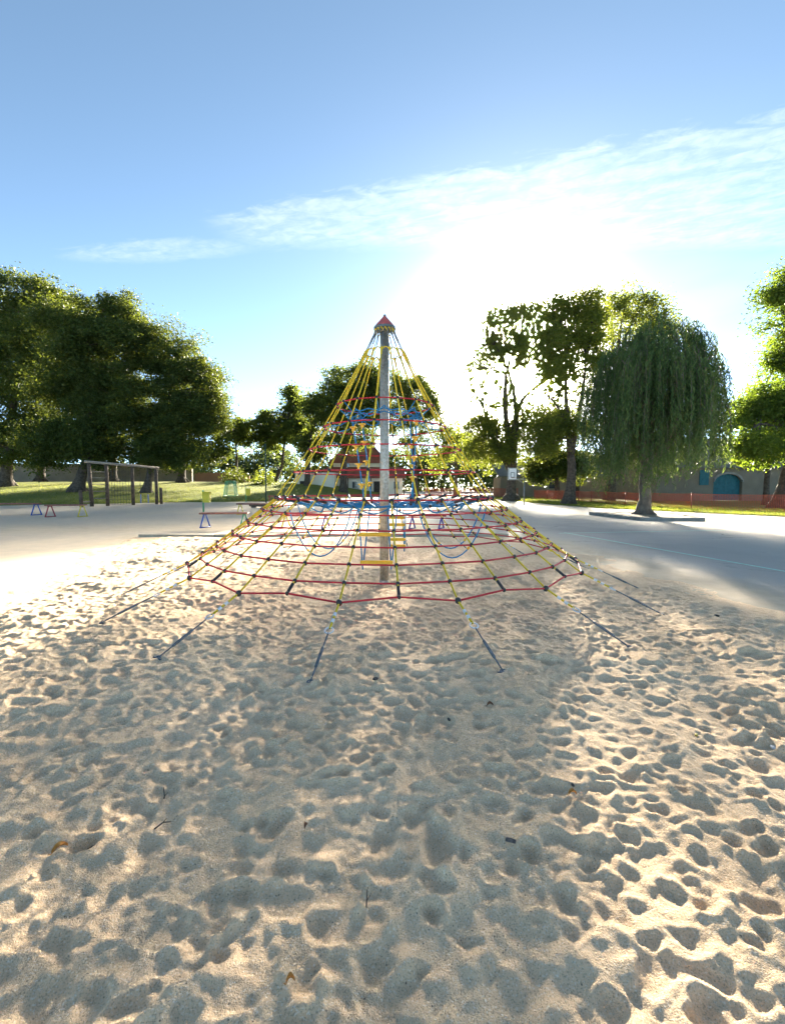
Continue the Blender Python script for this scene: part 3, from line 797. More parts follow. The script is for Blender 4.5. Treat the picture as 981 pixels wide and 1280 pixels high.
def willow():
    base = Vector((11.55, 20.2, 0.14)); root = thing('weeping_willow', 'weeping willow with hanging curtains of leaves on the kerbed bed', 'tree', base)
    rn = np.random.default_rng(23); mb = MB()
    fork = base + Vector((0.05, 0, 2.0))
    mb.tube([base - Vector((0, 0, 0.1)), base + Vector((-0.03, 0, 0.25)), base + Vector((0.05, 0.02, 0.7)), base + Vector((-0.02, 0, 1.3)), fork], [0.44, 0.31, 0.25, 0.24, 0.26], 12)
    for a in range(6):
        aa = a * 1.05; e = base + Vector((math.cos(aa) * 0.6, math.sin(aa) * 0.6, -0.06))
        mb.tube([base + Vector((0, 0, 0.4)), base.lerp(e, 0.5) + Vector((0, 0, 0.12)), e], [0.18, 0.12, 0.05], 6)
    mb.build('trunk', BARK_PALE, root, True)
    cc = Vector((11.95, 20.3, 5.3))
    bb = MB(); Cs = []; Ds = []
    for k in range(13):
        a = k * 2.399; rr = 2.6 * math.sqrt((k + 0.5) / 13)
        e = cc + Vector((rr * math.cos(a), rr * math.sin(a), 2.9 - rr * rr * 0.22))
        bb.tube(limb_path(fork, e, wig=0.06, n=7), [0.17, 0.14, 0.115, 0.09, 0.065, 0.04, 0.02], 6, caps=False)
    a0 = r0 = cut0 = 0.0
    for k in range(3000):
        if k % 6 == 0:                                               # strands hang together in tresses
            a0 = rn.uniform(0, 2 * PI); r0 = 2.68 * math.sqrt(rn.uniform(0.01, 1)); cut0 = 0.0 if rn.random() < 0.4 else rn.uniform(0, 4.4)
        a = a0 + rn.normal() * 0.13 / (r0 + 0.4); rr = max(0.05, r0 + rn.normal() * 0.10)
        rr *= 1 + 0.13 * math.sin(3 * a + 0.7) + 0.10 * math.sin(7 * a)
        top = 3.3 * (1 - (rr / 3.5) ** 1.7) + rn.normal() * 0.22 + 0.22 * math.sin(5 * a) + 0.15 * math.sin(9 * a + rr * 2)
        p = Vector((cc.x + rr * math.cos(a), cc.y + rr * math.sin(a), cc.z + top - cut0 * rn.uniform(0.9, 1.1)))
        low = 1.0 + 0.45 * math.sin(4 * a + 1) + 0.3 * math.sin(9 * a) + max(0, rr - 1.9) * 1.15 + abs(rn.normal()) * 0.45 + (1.0 if math.cos(a) > 0.2 else 0.1)
        ln = min(rn.uniform(1.0, 3.6), p.z - low)
        if ln < 0.35: continue
        o = Vector((math.cos(a), math.sin(a), 0)) * rn.uniform(0.05, 0.42)
        sw = Vector((rn.normal() * 0.10, rn.normal() * 0.10, 0))
        m = int(ln * 19); path = []
        for i in range(m):
            t = i / m; q = p + o * (1 - (1 - t) ** 3) + sw * t * t; q.z += 0.28 * math.sin(PI * min(t * 2.2, 1)) * (1 - t) - ln * t
            Cs.append((q.x + rn.normal() * 0.035, q.y + rn.normal() * 0.035, q.z)); Ds.append((rn.normal() * 0.45, rn.normal() * 0.45, -1.0))
            if i % 9 == 0: path.append(q)
        if len(path) > 2 and k % 3 == 0:
            bb.tube(path, [0.012 - 0.008 * i / len(path) for i in range(len(path))], 3, caps=False)
    bb.build('branches', BARK_PALE, root, True, fix=False)
    V, F = leaf_quads(np.array(Cs), 0.15, 0.24, 0.1, 0.3, np.array(Ds), 0.75)
    link('crown', big_mesh('crown', V, F, LEAF_WILLOW), root)
willow()

# low shrubs at the foot of the middle trees and a far wood that closes the view
def shrub(label, x, y, z, rx, rz, n, mat=LEAF_WALNUT):
    root = thing('shrub', label, 'shrub', (x, y, z))
    d = RNG.normal(size=(n, 3)); d /= np.linalg.norm(d, axis=1, keepdims=True); d[:, 2] = np.abs(d[:, 2])
    c = np.array([x, y, z])[None, :] + d * (RNG.random((n, 1)) ** 0.4) * np.array([rx, rx * 0.7, rz])[None, :]
    C = np.repeat(c, 14, 0) + RNG.normal(size=(n * 14, 3)) * 0.22
    C[:, 2] = np.maximum(C[:, 2], z + 0.03)
    V, F = leaf_quads(C, 0.22, 0.5); link('foliage', big_mesh('foliage', V, F, mat), root)
    mb = MB()
    for k in range(7):
        e = c[RNG.integers(n)]; mb.tube(limb_path((x, y, z - 0.05), e, n=5), [0.05, 0.04, 0.03, 0.02, 0.01], 5)
    mb.build('stems', BARK, root)
shrub('dark shrub below the small light tree, right of the brick wall', -22.2, 62, 1.9, 2.2, 2.2, 120)
shrub('wide dark shrub left of the yellow pole', -17.6, 60, 1.0, 2.4, 1.5, 120)
shrub('dark shrub at the left corner of the white annex', -14.6, 62, 0.5, 1.5, 1.5, 80)
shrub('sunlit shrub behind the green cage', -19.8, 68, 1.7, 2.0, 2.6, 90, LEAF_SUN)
n = 2300
fx_ = RNG.uniform(-75, 75, n); ht = 8.0 + 2.5 * np.sin(fx_ * 0.13) + 1.6 * np.sin(fx_ * 0.41 + 1)
c = np.stack([fx_, 112 + RNG.normal(size=n) * 4, ht * RNG.random(n) ** 0.75], 1)
C = np.repeat(c, 26, 0) + RNG.normal(size=(n * 26, 3)) * np.array([1.1, 1.1, 0.8])[None, :]
C[:, 2] = np.maximum(C[:, 2], 0.2)
V, F = leaf_quads(C, 0.8, 0.6)
tag(link('far_wood', big_mesh('far_wood', V, F, LEAF_FAR)), 'far off line of trees closing the view', 'wood', kind='stuff')

# ------------------------------------------------------------------ buildings and walls
def wall_seg(mb, a, b, z0, z1, th=0.4):
    a, b = Vector((a[0], a[1], 0)), Vector((b[0], b[1], 0)); d = (b - a); n_ = Vector((-d.y, d.x, 0)).normalized() * th / 2
    mb.prism([(a.x - n_.x, a.y - n_.y, z0), (b.x - n_.x, b.y - n_.y, z0), (b.x - n_.x, b.y - n_.y, z1), (a.x - n_.x, a.y - n_.y, z1)], n_ * 2)
    return mb


root = thing('stone_wall', 'long weathered stone wall behind the walnut trees', 'wall', (-40, 68, 2.0))
mb = MB(); wall_seg(mb, (-78, 66), (-31.0, 68.5), 1.0, 4.6, 0.5); mb.build('wall', W_STONE, root)
mb = MB(); wall_seg(mb, (-78.05, 65.995), (-30.95, 68.505), 4.603, 4.78, 0.66); mb.build('coping', STONE_K, root)
root = thing('brick_wall', 'low red brick wall right of the walnut trees', 'wall', (-27, 69, 2.0))
mb = MB(); wall_seg(mb, (-30.6, 68.5), (-25.6, 69.5), 1.2, 3.35, 0.4); wall_seg(mb, (-25.55, 69.5), (-22.6, 70.0), 1.2, 2.9, 0.4); mb.build('wall', W_BRICK, root)
mb = MB(); wall_seg(mb, (-30.62, 68.495), (-25.58, 69.505), 3.353, 3.46, 0.5); mb.build('coping', W_BRICK, root)


def window(root, x, y, z, wd, ht, mat=FRAME_W, bars=1):
    """window in a wall that faces -y; y is the wall face"""
    f = MB(); t = 0.07
    f.box((x - wd / 2 + t / 2, y - 0.02, z), (t, 0.1, ht)).box((x + wd / 2 - t / 2, y - 0.02, z), (t, 0.1, ht))
    f.box((x, y - 0.02, z - ht / 2 + t / 2), (wd - 2 * t, 0.098, t)).box((x, y - 0.02, z + ht / 2 - t / 2), (wd - 2 * t, 0.098, t))
    for k in range(bars):
        f.box((x - wd / 2 + wd * (k + 1) / (bars + 1), y - 0.022, z), (0.05, 0.07, ht - 2 * t - 0.004))
    o = f.build('window', mat, root)
    MB().box((x, y - 0.008, z), (wd - 2 * t + 0.004, 0.02, ht - 2 * t + 0.004)).build('pane', GLASS, o)
    MB().box((x, y - 0.09, z - ht / 2 - 0.035), (wd + 0.14, 0.17, 0.06)).build('sill', STONE_K, o)


# house behind the rope pyramid
root = thing('house', 'cream house with steep red tiled roof behind the rope pyramid', 'house', (-5.0, 66, 0))
mb = MB(); mb.box((-4.3, 69, 1.45), (11.6, 6.0, 2.9)); mb.build('wall', W_WHITE, root)
mb = MB(); mb.box((-5.3, 70.5, 4.0), (7.6, 5.0, 2.2)); mb.build('upper_wall', W_WHITE, root)
mb = MB()                                                            # lean-to roof over the ground floor
mb.prism([(-10.6, 65.3, 2.55), (2.0, 65.3, 2.55), (1.7, 68.0, 4.15), (-10.2, 68.0, 4.15)], (0, 0, 0.16)); mb.build('lower_roof', ROOF_RED, root)
mb = MB()                                                            # steep hipped main roof
e = [(-9.9, 67.3, 4.9), (-0.6, 67.3, 4.9), (-0.6, 73.6, 4.9), (-9.9, 73.6, 4.9)]; r1, r2 = (-6.6, 70.4, 8.6), (-3.6, 70.4, 8.6)
mb.poly([e[0], e[1], r2, r1]).poly([e[1], e[2], r2]).poly([e[2], e[3], r1, r2]).poly([e[3], e[0], r1]).poly(e[::-1]); mb.build('roof', ROOF_RED, root)
MB().box((-3.1, 71.2, 8.3), (0.6, 0.6, 1.4)).build('chimney', W_BRICK, root)
for x_ in (-8.7, -5.6, -4.2, 0.6):
    window(root, x_, 66.0, 1.55, 0.9, 1.05)
window(root, -7.2, 68.0, 4.55, 1.3, 0.8)
MB().box((-2.3, 65.99, 1.05), (1.0, 0.08, 2.1)).build('door', DARK_IN, root)
for x_ in (-10.3, -6.6, -3.2, 0.4, 1.75):
    MB().box((x_, 65.45, 1.28), (0.13, 0.13, 2.52)).build('porch_post', WOOD_DK, root)
# white annex in front of it
root = thing('annex', 'low white flat roofed annex with a doorway, left of the house', 'building', (-11, 62.5, 0))
mb = MB(); mb.box((-11.0, 64.0, 1.55), (5.4, 3.6, 3.1)); mb.build('wall', W_WHITE, root)
MB().box((-11.0, 64.0, 3.2), (5.8, 4.1, 0.16)).build('flat_roof', P_WHITE, root)
MB().box((-12.4, 62.19, 1.05), (1.3, 0.06, 2.1)).build('door', DARK_IN, root)
mb = MB().tube([(-8.2, 61.7, -0.05), (-8.2, 61.7, 3.1)], 0.07, 8); mb.build('post', P_WHITE, root)

# barn on the right
BY = 41.0
root = thing('barn', 'old plastered barn with mossy roof and arched teal door', 'barn', (33, BY, 0))
xs = 31.15; aw = 2.7
arch = [(xs + aw / 2 * math.cos(a), 1.75 + 0.82 * math.sin(a)) for a in np.linspace(0, PI, 13)]
mb = MB()
zt = 3.2
mb.prism([(24.5, BY, -0.1), (xs - aw / 2, BY, -0.1), (xs - aw / 2, BY, zt), (24.5, BY, zt)], (0, 0.5, 0))
mb.prism([(xs + aw / 2, BY, -0.1), (46, BY, -0.1), (46, BY, zt), (xs + aw / 2, BY, zt)], (0, 0.5, 0))
for i in range(12):
    (x1, z1), (x2, z2) = arch[i], arch[i + 1]
    mb.prism([(x2, BY, z2), (x1, BY, z1), (x1, BY, zt), (x2, BY, zt)], (0, 0.5, 0))
mb.box((24.75, BY + 4.5, 1.55), (0.5, 8.0, 3.3)); mb.build('wall', W_BARN, root)
mb = MB().prism([(24.1, BY - 0.35, 3.05), (46.4, BY - 0.35, 3.05), (46.4, BY + 4.2, 6.1), (24.1, BY + 4.2, 6.1)], (0, 0.1, 0.16)); mb.build('roof', ROOF_DARK, root)
mb = MB().prism([(24.1, BY + 8.8, 3.05), (46.4, BY + 8.8, 3.05), (46.4, BY + 4.32, 6.1), (24.1, BY + 4.32, 6.1)], (0, -0.1, 0.16)); mb.build('roof', ROOF_DARK, root)
mb = MB().prism([(24.52, BY + 0.5, 3.2), (24.52, BY + 8.4, 3.2), (24.52, BY + 4.3, 6.0)], (0.4, 0, 0)); mb.build('gable', W_BARN, root)
for sgn in (-1, 1):                                                  # two door leaves, each of upright planks
    dl = MB().box((xs + sgn * 0.66, BY + 0.36, 1.15), (1.3, 0.05, 0.14)).build('door', TEAL, root)
    for q in range(6):
        x0 = xs + sgn * (0.01 + q * 0.222); x1 = xs + sgn * (0.01 + q * 0.222 + 0.21)
        zf = lambda x: 1.75 + 0.82 * math.sqrt(max(0, 1 - ((x - xs) / (aw / 2)) ** 2)) - 0.01
        MB().prism([(x0, BY + 0.30, 0.04), (x1, BY + 0.30, 0.04), (x1, BY + 0.30, zf(x1)), (x0, BY + 0.30, zf(x0))], (0, 0.04, 0)).build('plank', TEAL, dl)
MB().box((28.9, BY - 0.03, 2.2), (0.85, 0.06, 1.4)).build('shutter', TEAL, root)
mb = MB()
for q in range(13):
    a0, a1 = arch[q], arch[min(q + 1, 12)]
    if q < 12:
        mb.bar((a0[0], BY - 0.02, a0[1] + 0.06), (a1[0], BY - 0.02, a1[1] + 0.06), 0.08, 0.2)
mb.build('arch_surround', STONE_K, root)
# long low outbuilding left of it
root = thing('outbuilding', 'long low plastered outbuilding with a dark doorway behind the willow', 'building', (20, 56, 0))
mb = MB(); mb.box((18.2, 58, 1.2), (9.0, 4.0, 2.6)); mb.box((25.6, 58, 1.2), (3.6, 4.0, 2.6)); mb.box((23.25, 58, 2.25), (1.1, 4.0, 0.5)); mb.build('wall', W_WHITE if False else W_BARN, root)
MB().box((23.25, 56.3, 1.0), (1.08, 0.08, 2.0)).build('door', DARK_IN, root)
mb = MB().prism([(13.4, 55.7, 2.52), (27.8, 55.7, 2.52), (27.8, 60.4, 4.4), (13.4, 60.4, 4.4)], (0, 0, 0.16)); mb.build('roof', ROOF_DARK, root)
mb = MB().box((20.3, 55.97, 1.5), (0.9, 0.05, 0.8)); mb.build('window', GLASS, root)

# ------------------------------------------------------------------ orange mesh fence
def fence(label, pts, h):
    root = thing('mesh_fence', label, 'fence', (*pts[0], 0), 'orange plastic mesh fences')
    for i, p in enumerate(pts):
        MB().tube([(*p, -0.2), (p[0] + random.gauss(0, 0.015), p[1], h + 0.06)], 0.032, 7).build('post', RUSTPOST, root, True)
    for a, b in zip(pts[:-1], pts[1:]):
        a, b = Vector((*a, 0)), Vector((*b, 0)); L = (b - a).length; mb = MB(); d = (b - a).normalized(); nrm = Vector((d.y, -d.x, 0)) * 0.036
        nv = max(6, int(L / 0.075)); nh = 14
        sag = lambda t, z: z - 0.035 * math.sin(PI * t) * (z / h)
        off = lambda t, z: nrm * (1 + 0.6 * math.sin(9 * t + z * 3))
        for k in range(nv + 1):
            t = k / nv; q = a.lerp(b, t)
            mb.bar(q + off(t, 0) + Vector((0, 0, 0.05)), q + off(t, h) + Vector((0, 0, sag(t, h))), 0.018, 0.004)
        for k in range(nh + 1):
            z = 0.05 + (h - 0.05) * k / nh; wdt = 0.035 if k in (0, nh) else 0.02
            for s in range(4):
                t0, t1 = s / 4, (s + 1) / 4
                mb.bar(a.lerp(b, t0) + off(t0, z) + Vector((0, 0, sag(t0, z))), a.lerp(b, t1) + off(t1, z) + Vector((0, 0, sag(t1, z))), 0.004, wdt)
        mb.build('mesh_panel', ORANGE, root, fix=False)


def resample(poly, step):
    out = [Vector(poly[0])]; 
    for a, b in zip(poly[:-1], poly[1:]):
        a, b = Vector(a), Vector(b); n = max(1, round((b - a).length / step))
        out += [a.lerp(b, (k + 1) / n) for k in range(n)]
    return [(p.x, p.y) for p in out]
fence('orange mesh fence along the right verge, running past the barn', resample([(27.0, 17.5), (21.0, 23.5), (18.2, 26.8), (17.4, 30.0), (16.95, 35.0), (16.9, 40.0), (15.6, 48.5)], 3.0), 0.95)
fence('orange mesh fence crossing the back, between sunlit tree and house', resample([(15.2, 53.5), (9.0, 59.5), (4.6, 62.5)], 3.2), 1.1)

# ------------------------------------------------------------------ willow bed
root = thing('planting_bed', 'low kerbed bed of soil around the willow trunk', 'planting bed', (11.5, 20, 0))
bed = [(10.3, 18.3), (12.75, 18.0), (13.6, 21.7), (9.8, 21.8)]
cx_, cy_ = sum(p[0] for p in bed) / 4, sum(p[1] for p in bed) / 4
N_ = 22; V = []; fcs = []
for j in range(N_ + 1):
    for i in range(N_ + 1):
        s, t = i / N_, j / N_
        p = Vector(bed[0]).lerp(Vector(bed[1]), s).lerp(Vector(bed[3]).lerp(Vector(bed[2]), s), t)
        V.append((p.x, p.y, 0.10 + 0.05 * math.sin(PI * s) * math.sin(PI * t) + random.gauss(0, 0.008)))
mb = MB(); mb.v = V
for j in range(N_):
    for i in range(N_):
        k = j * (N_ + 1) + i; mb.f.append([k, k + 1, k + N_ + 2, k + N_ + 1])
mb.build('soil', SOIL, root, True)
for a, b in zip(bed, bed[1:] + bed[:1]):
    a, b = Vector((*a, 0.06)), Vector((*b, 0.06)); L = (b - a).length; n = round(L / 0.6)
    for k in range(n):
        p, q = a.lerp(b, (k + 0.012) / n), a.lerp(b, (k + 0.988) / n); dz = Vector((0, 0, random.gauss(0, 0.008)))
        MB().bar(p + dz, q + dz, 0.14, 0.16).build('kerb_stone', STONE_K, root)

# ------------------------------------------------------------------ basketball stand
hx, hy = 9.94, 33.3
root = thing('basketball_stand', 'basketball hoop on a grey pole before the sunlit tree', 'basketball hoop', (hx, hy, 0))
mb = MB().tube([(hx, hy, -0.1), (hx, hy, 2.0)], 0.05, 10); mb.build('pole', STEEL, root, True)
MB().bar((hx, hy, 1.93), (hx - 0.62, hy - 0.12, 1.98), 0.07).bar((hx, hy, 1.6), (hx - 0.55, hy - 0.1, 1.93), 0.045).build('arm', STEEL, root)
bc = (hx - 0.95, hy - 0.16, 2.33)
bo = MB().box(bc, (0.72, 0.05, 0.92), R(10), bev=0.012).build('backboard', P_WHITE, root)
mb = MB()
cr, sr = math.cos(R(10)), math.sin(R(10))
L_ = lambda x, z: (bc[0] + x * cr + 0.031 * sr, bc[1] + x * sr - 0.031 * cr, bc[2] + z)
for (x1, z1, x2, z2) in ((-0.33, -0.43, 0.33, -0.43), (-0.33, 0.43, 0.33, 0.43), (-0.33, -0.40, -0.33, 0.40), (0.33, -0.40, 0.33, 0.40), (-0.15, -0.25, 0.15, -0.25), (-0.15, 0.1, 0.15, 0.1), (-0.15, -0.22, -0.15, 0.07), (0.15, -0.22, 0.15, 0.07)):
    mb.bar(L_(x1, z1), L_(x2, z2), 0.04, 0.04)
mb.build('markings', P_DGRN, bo)
rc = Vector(bc) + Vector((sr, -cr, 0)) * 0.26 + Vector((0, 0, -0.3))
mb = MB().tube([rc + Vector((0.2 * math.cos(a), 0.2 * math.sin(a), 0)) for a in np.linspace(0, 2 * PI, 18)[:-1]], 0.012, 6, closed=True)
mb.bar(rc + Vector((-sr, cr, 0)) * 0.2, rc + Vector((-sr, cr, 0)) * 0.245, 0.1, 0.03); mb.build('rim', RUSTPOST, root)

# ------------------------------------------------------------------ benches
def bench(label, x0, x1, y, h, seat_m, leg_l, leg_r, yaw=0.0):
    c = Vector(((x0 + x1) / 2, y, 0)); L = x1 - x0
    root = thing('bench', label, 'bench', c, 'backless trestle benches on the paving')
    rot = lambda a, b, z: c + Vector((a * math.cos(yaw) - b * math.sin(yaw), a * math.sin(yaw) + b * math.cos(yaw), z))
    for s in (-1, 1):
        MB().box(rot(0, s * 0.095, h - 0.02), (L, 0.17, 0.06), yaw, bev=0.01).build('board', seat_m, root)
    for s, m in ((-1, leg_l), (1, leg_r)):
        mb = MB(); xo = s * (L / 2 - 0.14)
        for t in (-1, 1):
            mb.tube([rot(xo + s * 0.02 * 0, t * 0.09, h - 0.045), rot(xo - s * 0.0 + t * 0.11 , t * 0.19, 0.0)], 0.026, 8)
        mb.tube([rot(xo - 0.11, -0.19, 0.02), rot(xo + 0.11, 0.19, 0.02)], 0.02, 8)
        mb.tube([rot(xo, -0.17, h - 0.058), rot(xo, 0.17, h - 0.058)], 0.022, 8)
        mb.build('leg', m, root, True)
bench('brown bench with blue legs at the far left edge', -20.0, -17.35, 21.6, 0.58, SEAT_BR, P_BLUE, P_BLUE)
bench('brown bench with one red and one yellow leg, before the timber climbing frame', -15.95, -14.3, 20.4, 0.57, SEAT_BR, P_RED, P_YEL, R(8))
bench('brown bench with blue left and green right legs beside the yellow bin post', -6.6, -5.0, 15.2, 0.52, SEAT_BR, P_BLUE, P_GRN, R(6))
bench('brown bench with a yellow left leg, farther back behind the green legged bench', -7.75, -6.05, 22.0, 0.56, SEAT_BR, P_YEL, P_RED)
bench('red bench with purple legs, seen through the net right of the pole', 0.52, 1.78, 14.75, 0.47, SEAT_RED, P_PUR, P_PUR)
bench('red bench with yellow and purple legs, seen through the net left of the pole', -3.78, -2.14, 15.0, 0.47, SEAT_RED, P_YEL, P_PUR)

# ------------------------------------------------------------------ timber climbing frame on the left
root = thing('climbing_frame', 'dark timber climbing frame with net, bars and ropes before the walnut trees', 'climbing frame', (-20, 32, 0))
A0, A3 = Vector((-21.0, 30.6, 0)), Vector((-18.35, 34.3, 0))
ps = [0.0, 0.24, 0.62, 1.0]; hts = [3.02, 2.93, 2.84, 2.75]
for i, (s, h) in enumerate(zip(ps, hts)):
    p = A0.lerp(A3, s)
    MB().tube([p + Vector((0.12 if i == 0 else 0, 0, -0.2)), p + Vector((0, 0, h))], [0.125, 0.115], 9).build('post', WOOD_DK, root, True)
d_ = (A3 - A0).normalized()
MB().tube([A0 - d_ * 0.25 + Vector((0, 0, 3.10)), A3 + d_ * 0.25 + Vector((0, 0, 2.83))], 0.095, 9).build('beam', WOOD_TOP, root, True)
for z in (0.55, 1.05, 1.55, 2.0, 2.42):
    MB().tube([A0.lerp(A3, 0.02) + Vector((0, 0, z)), A0.lerp(A3, 0.22) + Vector((0, 0, z))], 0.03, 7).build('bar', WOOD_TOP, root, True)
mb = MB()
for k in range(9):
    p = A0.lerp(A3, 0.26 + 0.34 * k / 8); mb.tube([p + Vector((0, 0, 0.08)), p + Vector((0.03 * math.sin(k), 0, 2.72))], 0.012, 4)
for k in range(8):
    z = 0.1 + 0.34 * k; mb.tube([A0.lerp(A3, 0.26) + Vector((0, 0, z)), A0.lerp(A3, 0.43) + Vector((0, 0, z - 0.03)), A0.lerp(A3, 0.60) + Vector((0, 0, z))], 0.012, 4)
mb.build('climbing_net', BLACK, root)
for s in (0.74, 0.86):
    p = A0.lerp(A3, s); MB().tube([p + Vector((0, 0, 0.75)), p + Vector((0, 0, 2.74))], 0.014, 5).build('hanging_rope', BLACK, root)
    MB().tube([p + Vector((0, 0, 0.12)), p + Vector((0, 0, 0.78))], 0.035, 6).build('rope_grip', P_BLUE, root)
MB().tube([(-20.9, 29.6, -0.2), (-20.95, 29.6, 1.15)], 0.11, 9).build('short_post', WOOD_DK, root, True)
MB().tube([(-18.35, 34.95, -0.2), (-18.35, 34.95, 1.3)], 0.11, 9).build('short_post', WOOD_DK, root, True)
MB().bar((-20.9, 29.6, 0.35), (-20.95, 30.5, 0.35), 0.08).build('bar', WOOD_TOP, root)

# ------------------------------------------------------------------ small furniture
def bin_(label, x, y, z0, s):
    root = thing('litter_bin', label, 'litter bin', (x, y, z0), 'yellow litter bins')
    MB().tube([(x - 0.16 * s, y, z0 - 0.1), (x - 0.16 * s, y, z0 + 1.3 * s)], 0.045, 8).build('post', P_GRN, root, True)
    mb = MB().box((x + 0.05 * s, y, z0 + 0.85 * s), (0.36 * s, 0.32 * s, 0.56 * s), 0.1, 1.08, 0.0); mb.build('bin', P_BIN, root)
    MB().box((x + 0.05 * s, y, z0 + 1.17 * s), (0.42 * s, 0.38 * s, 0.07 * s), 0.1, bev=0.015).build('lid', P_BIN, root)
bin_('yellow litter bin on a green post behind the green legged bench', -10.25, 24.2, 0.0, 0.92)
bin_('far yellow litter bin right of the green mesh cage', -12.9, 39.3, 0.0, 1.0)

root = thing('goal_cage', 'small green mesh goal on the sunlit lawn', 'goal', (-16.3, 44, 0.35))
gz = float(lawn_z(-16.3, 44)); fr = MB(); g0 = Vector((-16.8, 43.8, gz))
cs = [(0, 0), (1.15, 0), (1.15, 0.9), (0, 0.9)]
tops = [(0.2, 0.1), (0.98, 0.1), (0.98, 0.7), (0.2, 0.7)]
for (a, b), (c_, d2) in zip(cs, tops):
    fr.tube([g0 + Vector((a, b, -0.05)), g0 + Vector((c_, d2, 1.55))], 0.035, 6)
for lv, z in ((cs, 0.05), (tops, 1.53)):
    for i in range(4):
        fr.tube([g0 + Vector((*lv[i], z)), g0 + Vector((*lv[(i + 1) % 4], z))], 0.03, 6)
fr.build('frame', P_GRN, root)
nt = MB()
for i in range(4):
    j = (i + 1) % 4
    for k in range(1, 11):
        t = k / 11; p = Vector((*cs[i], 0.08)).lerp(Vector((*cs[j], 0.08)), t); q = Vector((*tops[i], 1.5)).lerp(Vector((*tops[j], 1.5)), t)
        nt.bar(g0 + p, g0 + q, 0.012, 0.012)
        p = Vector((*cs[i], 0.08)).lerp(Vector((*tops[i], 1.5)), t); q = Vector((*cs[j], 0.08)).lerp(Vector((*tops[j], 1.5)), t)
        nt.bar(g0 + p, g0 + q, 0.012, 0.012)
nt.build('net', P_GRN, root)

def pole(label, x, y, z, h, r, mat, cap):
    root = thing('pole', label, 'pole', (x, y, z))
    MB().tube([(x, y, z - 0.2), (x, y, z + h)], [r, r * 0.9], 9).build('shaft', mat, root, True)
    MB().lathe((x, y, z + h), [(r * 1.25, 0), (r * 1.25, 0.04), (r * 0.5, 0.09)], 9).build('top_cap', cap, root)
pole('tall dark green pole left of the house', -9.55, 33.3, 0, 4.5, 0.055, P_DGRN, P_DGRN)
pole('short yellow pole at the left end of the red railing', -11.2, 44.5, 0, 2.75, 0.06, P_YEL, P_YEL)

root = thing('red_railing', 'low dark red railing in front of the house', 'railing', (-6, 38, 0))
for k in range(6):
    x = -10.6 + 2.0 * k; MB().tube([(x, 38.0, -0.1), (x, 38.0, 0.52)], 0.035, 7).build('post', P_RED, root)
MB().tube([(-10.7, 38.0, 0.55), (-0.5, 38.0, 0.55)], 0.04, 7).build('rail', P_RED, root)

root = thing('balance_beam', 'dark timber balance beam lying behind the benches', 'balance beam', (-8.5, 28.6, 0))
MB().bar((-9.5, 29.4, 0.16), (-7.2, 28.0, 0.16), 0.2, 0.18).build('beam', WOOD_DK, root)
for s in (0.12, 0.88):
    p = Vector((-9.5, 29.4, 0.03)).lerp(Vector((-7.2, 28.0, 0.03)), s); MB().box(p, (0.3, 0.3, 0.085), 0.5).build('support', WOOD_DK, root)

root = thing('sand_edging', 'row of pale timber boards edging the far side of the sand', 'edging', (-2, 12.4, 0))
a, b = Vector((-7.1, 12.30, 0.03)), Vector((3.3, 12.52, 0.03))
for k in range(5):
    p, q = a.lerp(b, (k + 0.006) / 5), a.lerp(b, (k + 0.994) / 5)
    MB().bar(p + Vector((0, random.gauss(0, 0.015), 0)), q + Vector((0, random.gauss(0, 0.015), random.gauss(0, 0.006))), 0.16, 0.12).build('board', EDGE_W, root)

# ------------------------------------------------------------------ rope pyramid
CX, CY = -0.116, 6.70
PYR = thing('rope_pyramid', 'tall climbing pyramid of yellow and red ropes on a steel pole', 'climbing net', (CX, CY, 0))
RT, ZT, RB, ZB, RG, ZG, RA = 0.155, 3.70, 1.60, 1.28, 2.79, 0.39, 3.64


def pol(a, r, z):
    return Vector((CX + r * math.sin(a), CY - r * math.cos(a), z))


def upper(a, s):
    return pol(a, RB + (RT - RB) * s - 0.075 * math.sin(PI * min(1, s)), ZB + (ZT - ZB) * s)


def lower(a, t):
    return pol(a, RB + (RG - RB) * t, ZB + (ZG - ZB) * t - 0.02 * math.sin(PI * t))


MAIN = [R(3.7 + 11.25 + 22.5 * k) for k in range(16)]; SIDE = [R(3.7 + 22.5 * k) for k in range(16)]
mb = MB().tube([(CX - 0.012, CY, -0.4), (CX, CY, 3.72)], 0.068, 20); mb.build('pole', GALV, PYR, True)
MB().lathe((CX - 0.012, CY, -0.1), [(0.075, 0), (0.075, 0.09), (0.0685, 0.1)], 20).build('pole_collar', GALV, PYR, True)
capo = MB().lathe((CX, CY, 3.80), [(0.155, 0), (0.150, 0.012), (0.016, 0.165)], 20).build('cap', CAPRED, PYR, False)
MB().lathe((CX, CY, 3.765), [(0.162, 0), (0.162, 0.034)], 20).build('rim', CAPDARK, capo)
MB().ball((CX, CY, 3.968), 0.022, 8, 5).build('bolt', CAPDARK, capo, True)
knot_me = {}
for nm, r_ in (('small', 0.020), ('mid', 0.023), ('large', 0.030)):
    knot_me[nm] = MB().lathe((0, 0, 0), [(r_ * 0.45, -r_), (r_ * 0.95, -r_ * 0.45), (r_ * 0.98, r_ * 0.4), (r_ * 0.5, r_)], 8).mesh('knot', BLACK, True)


def knot(p, parent, size='mid'):
    o = bpy.data.objects.new('knot', knot_me[size]); COL.objects.link(o)
    o.parent = parent; o.location = Vector(p)
    o.rotation_euler = (random.uniform(-0.5, 0.5), random.uniform(-0.5, 0.5), random.random() * 6)


def sub(o):
    return o


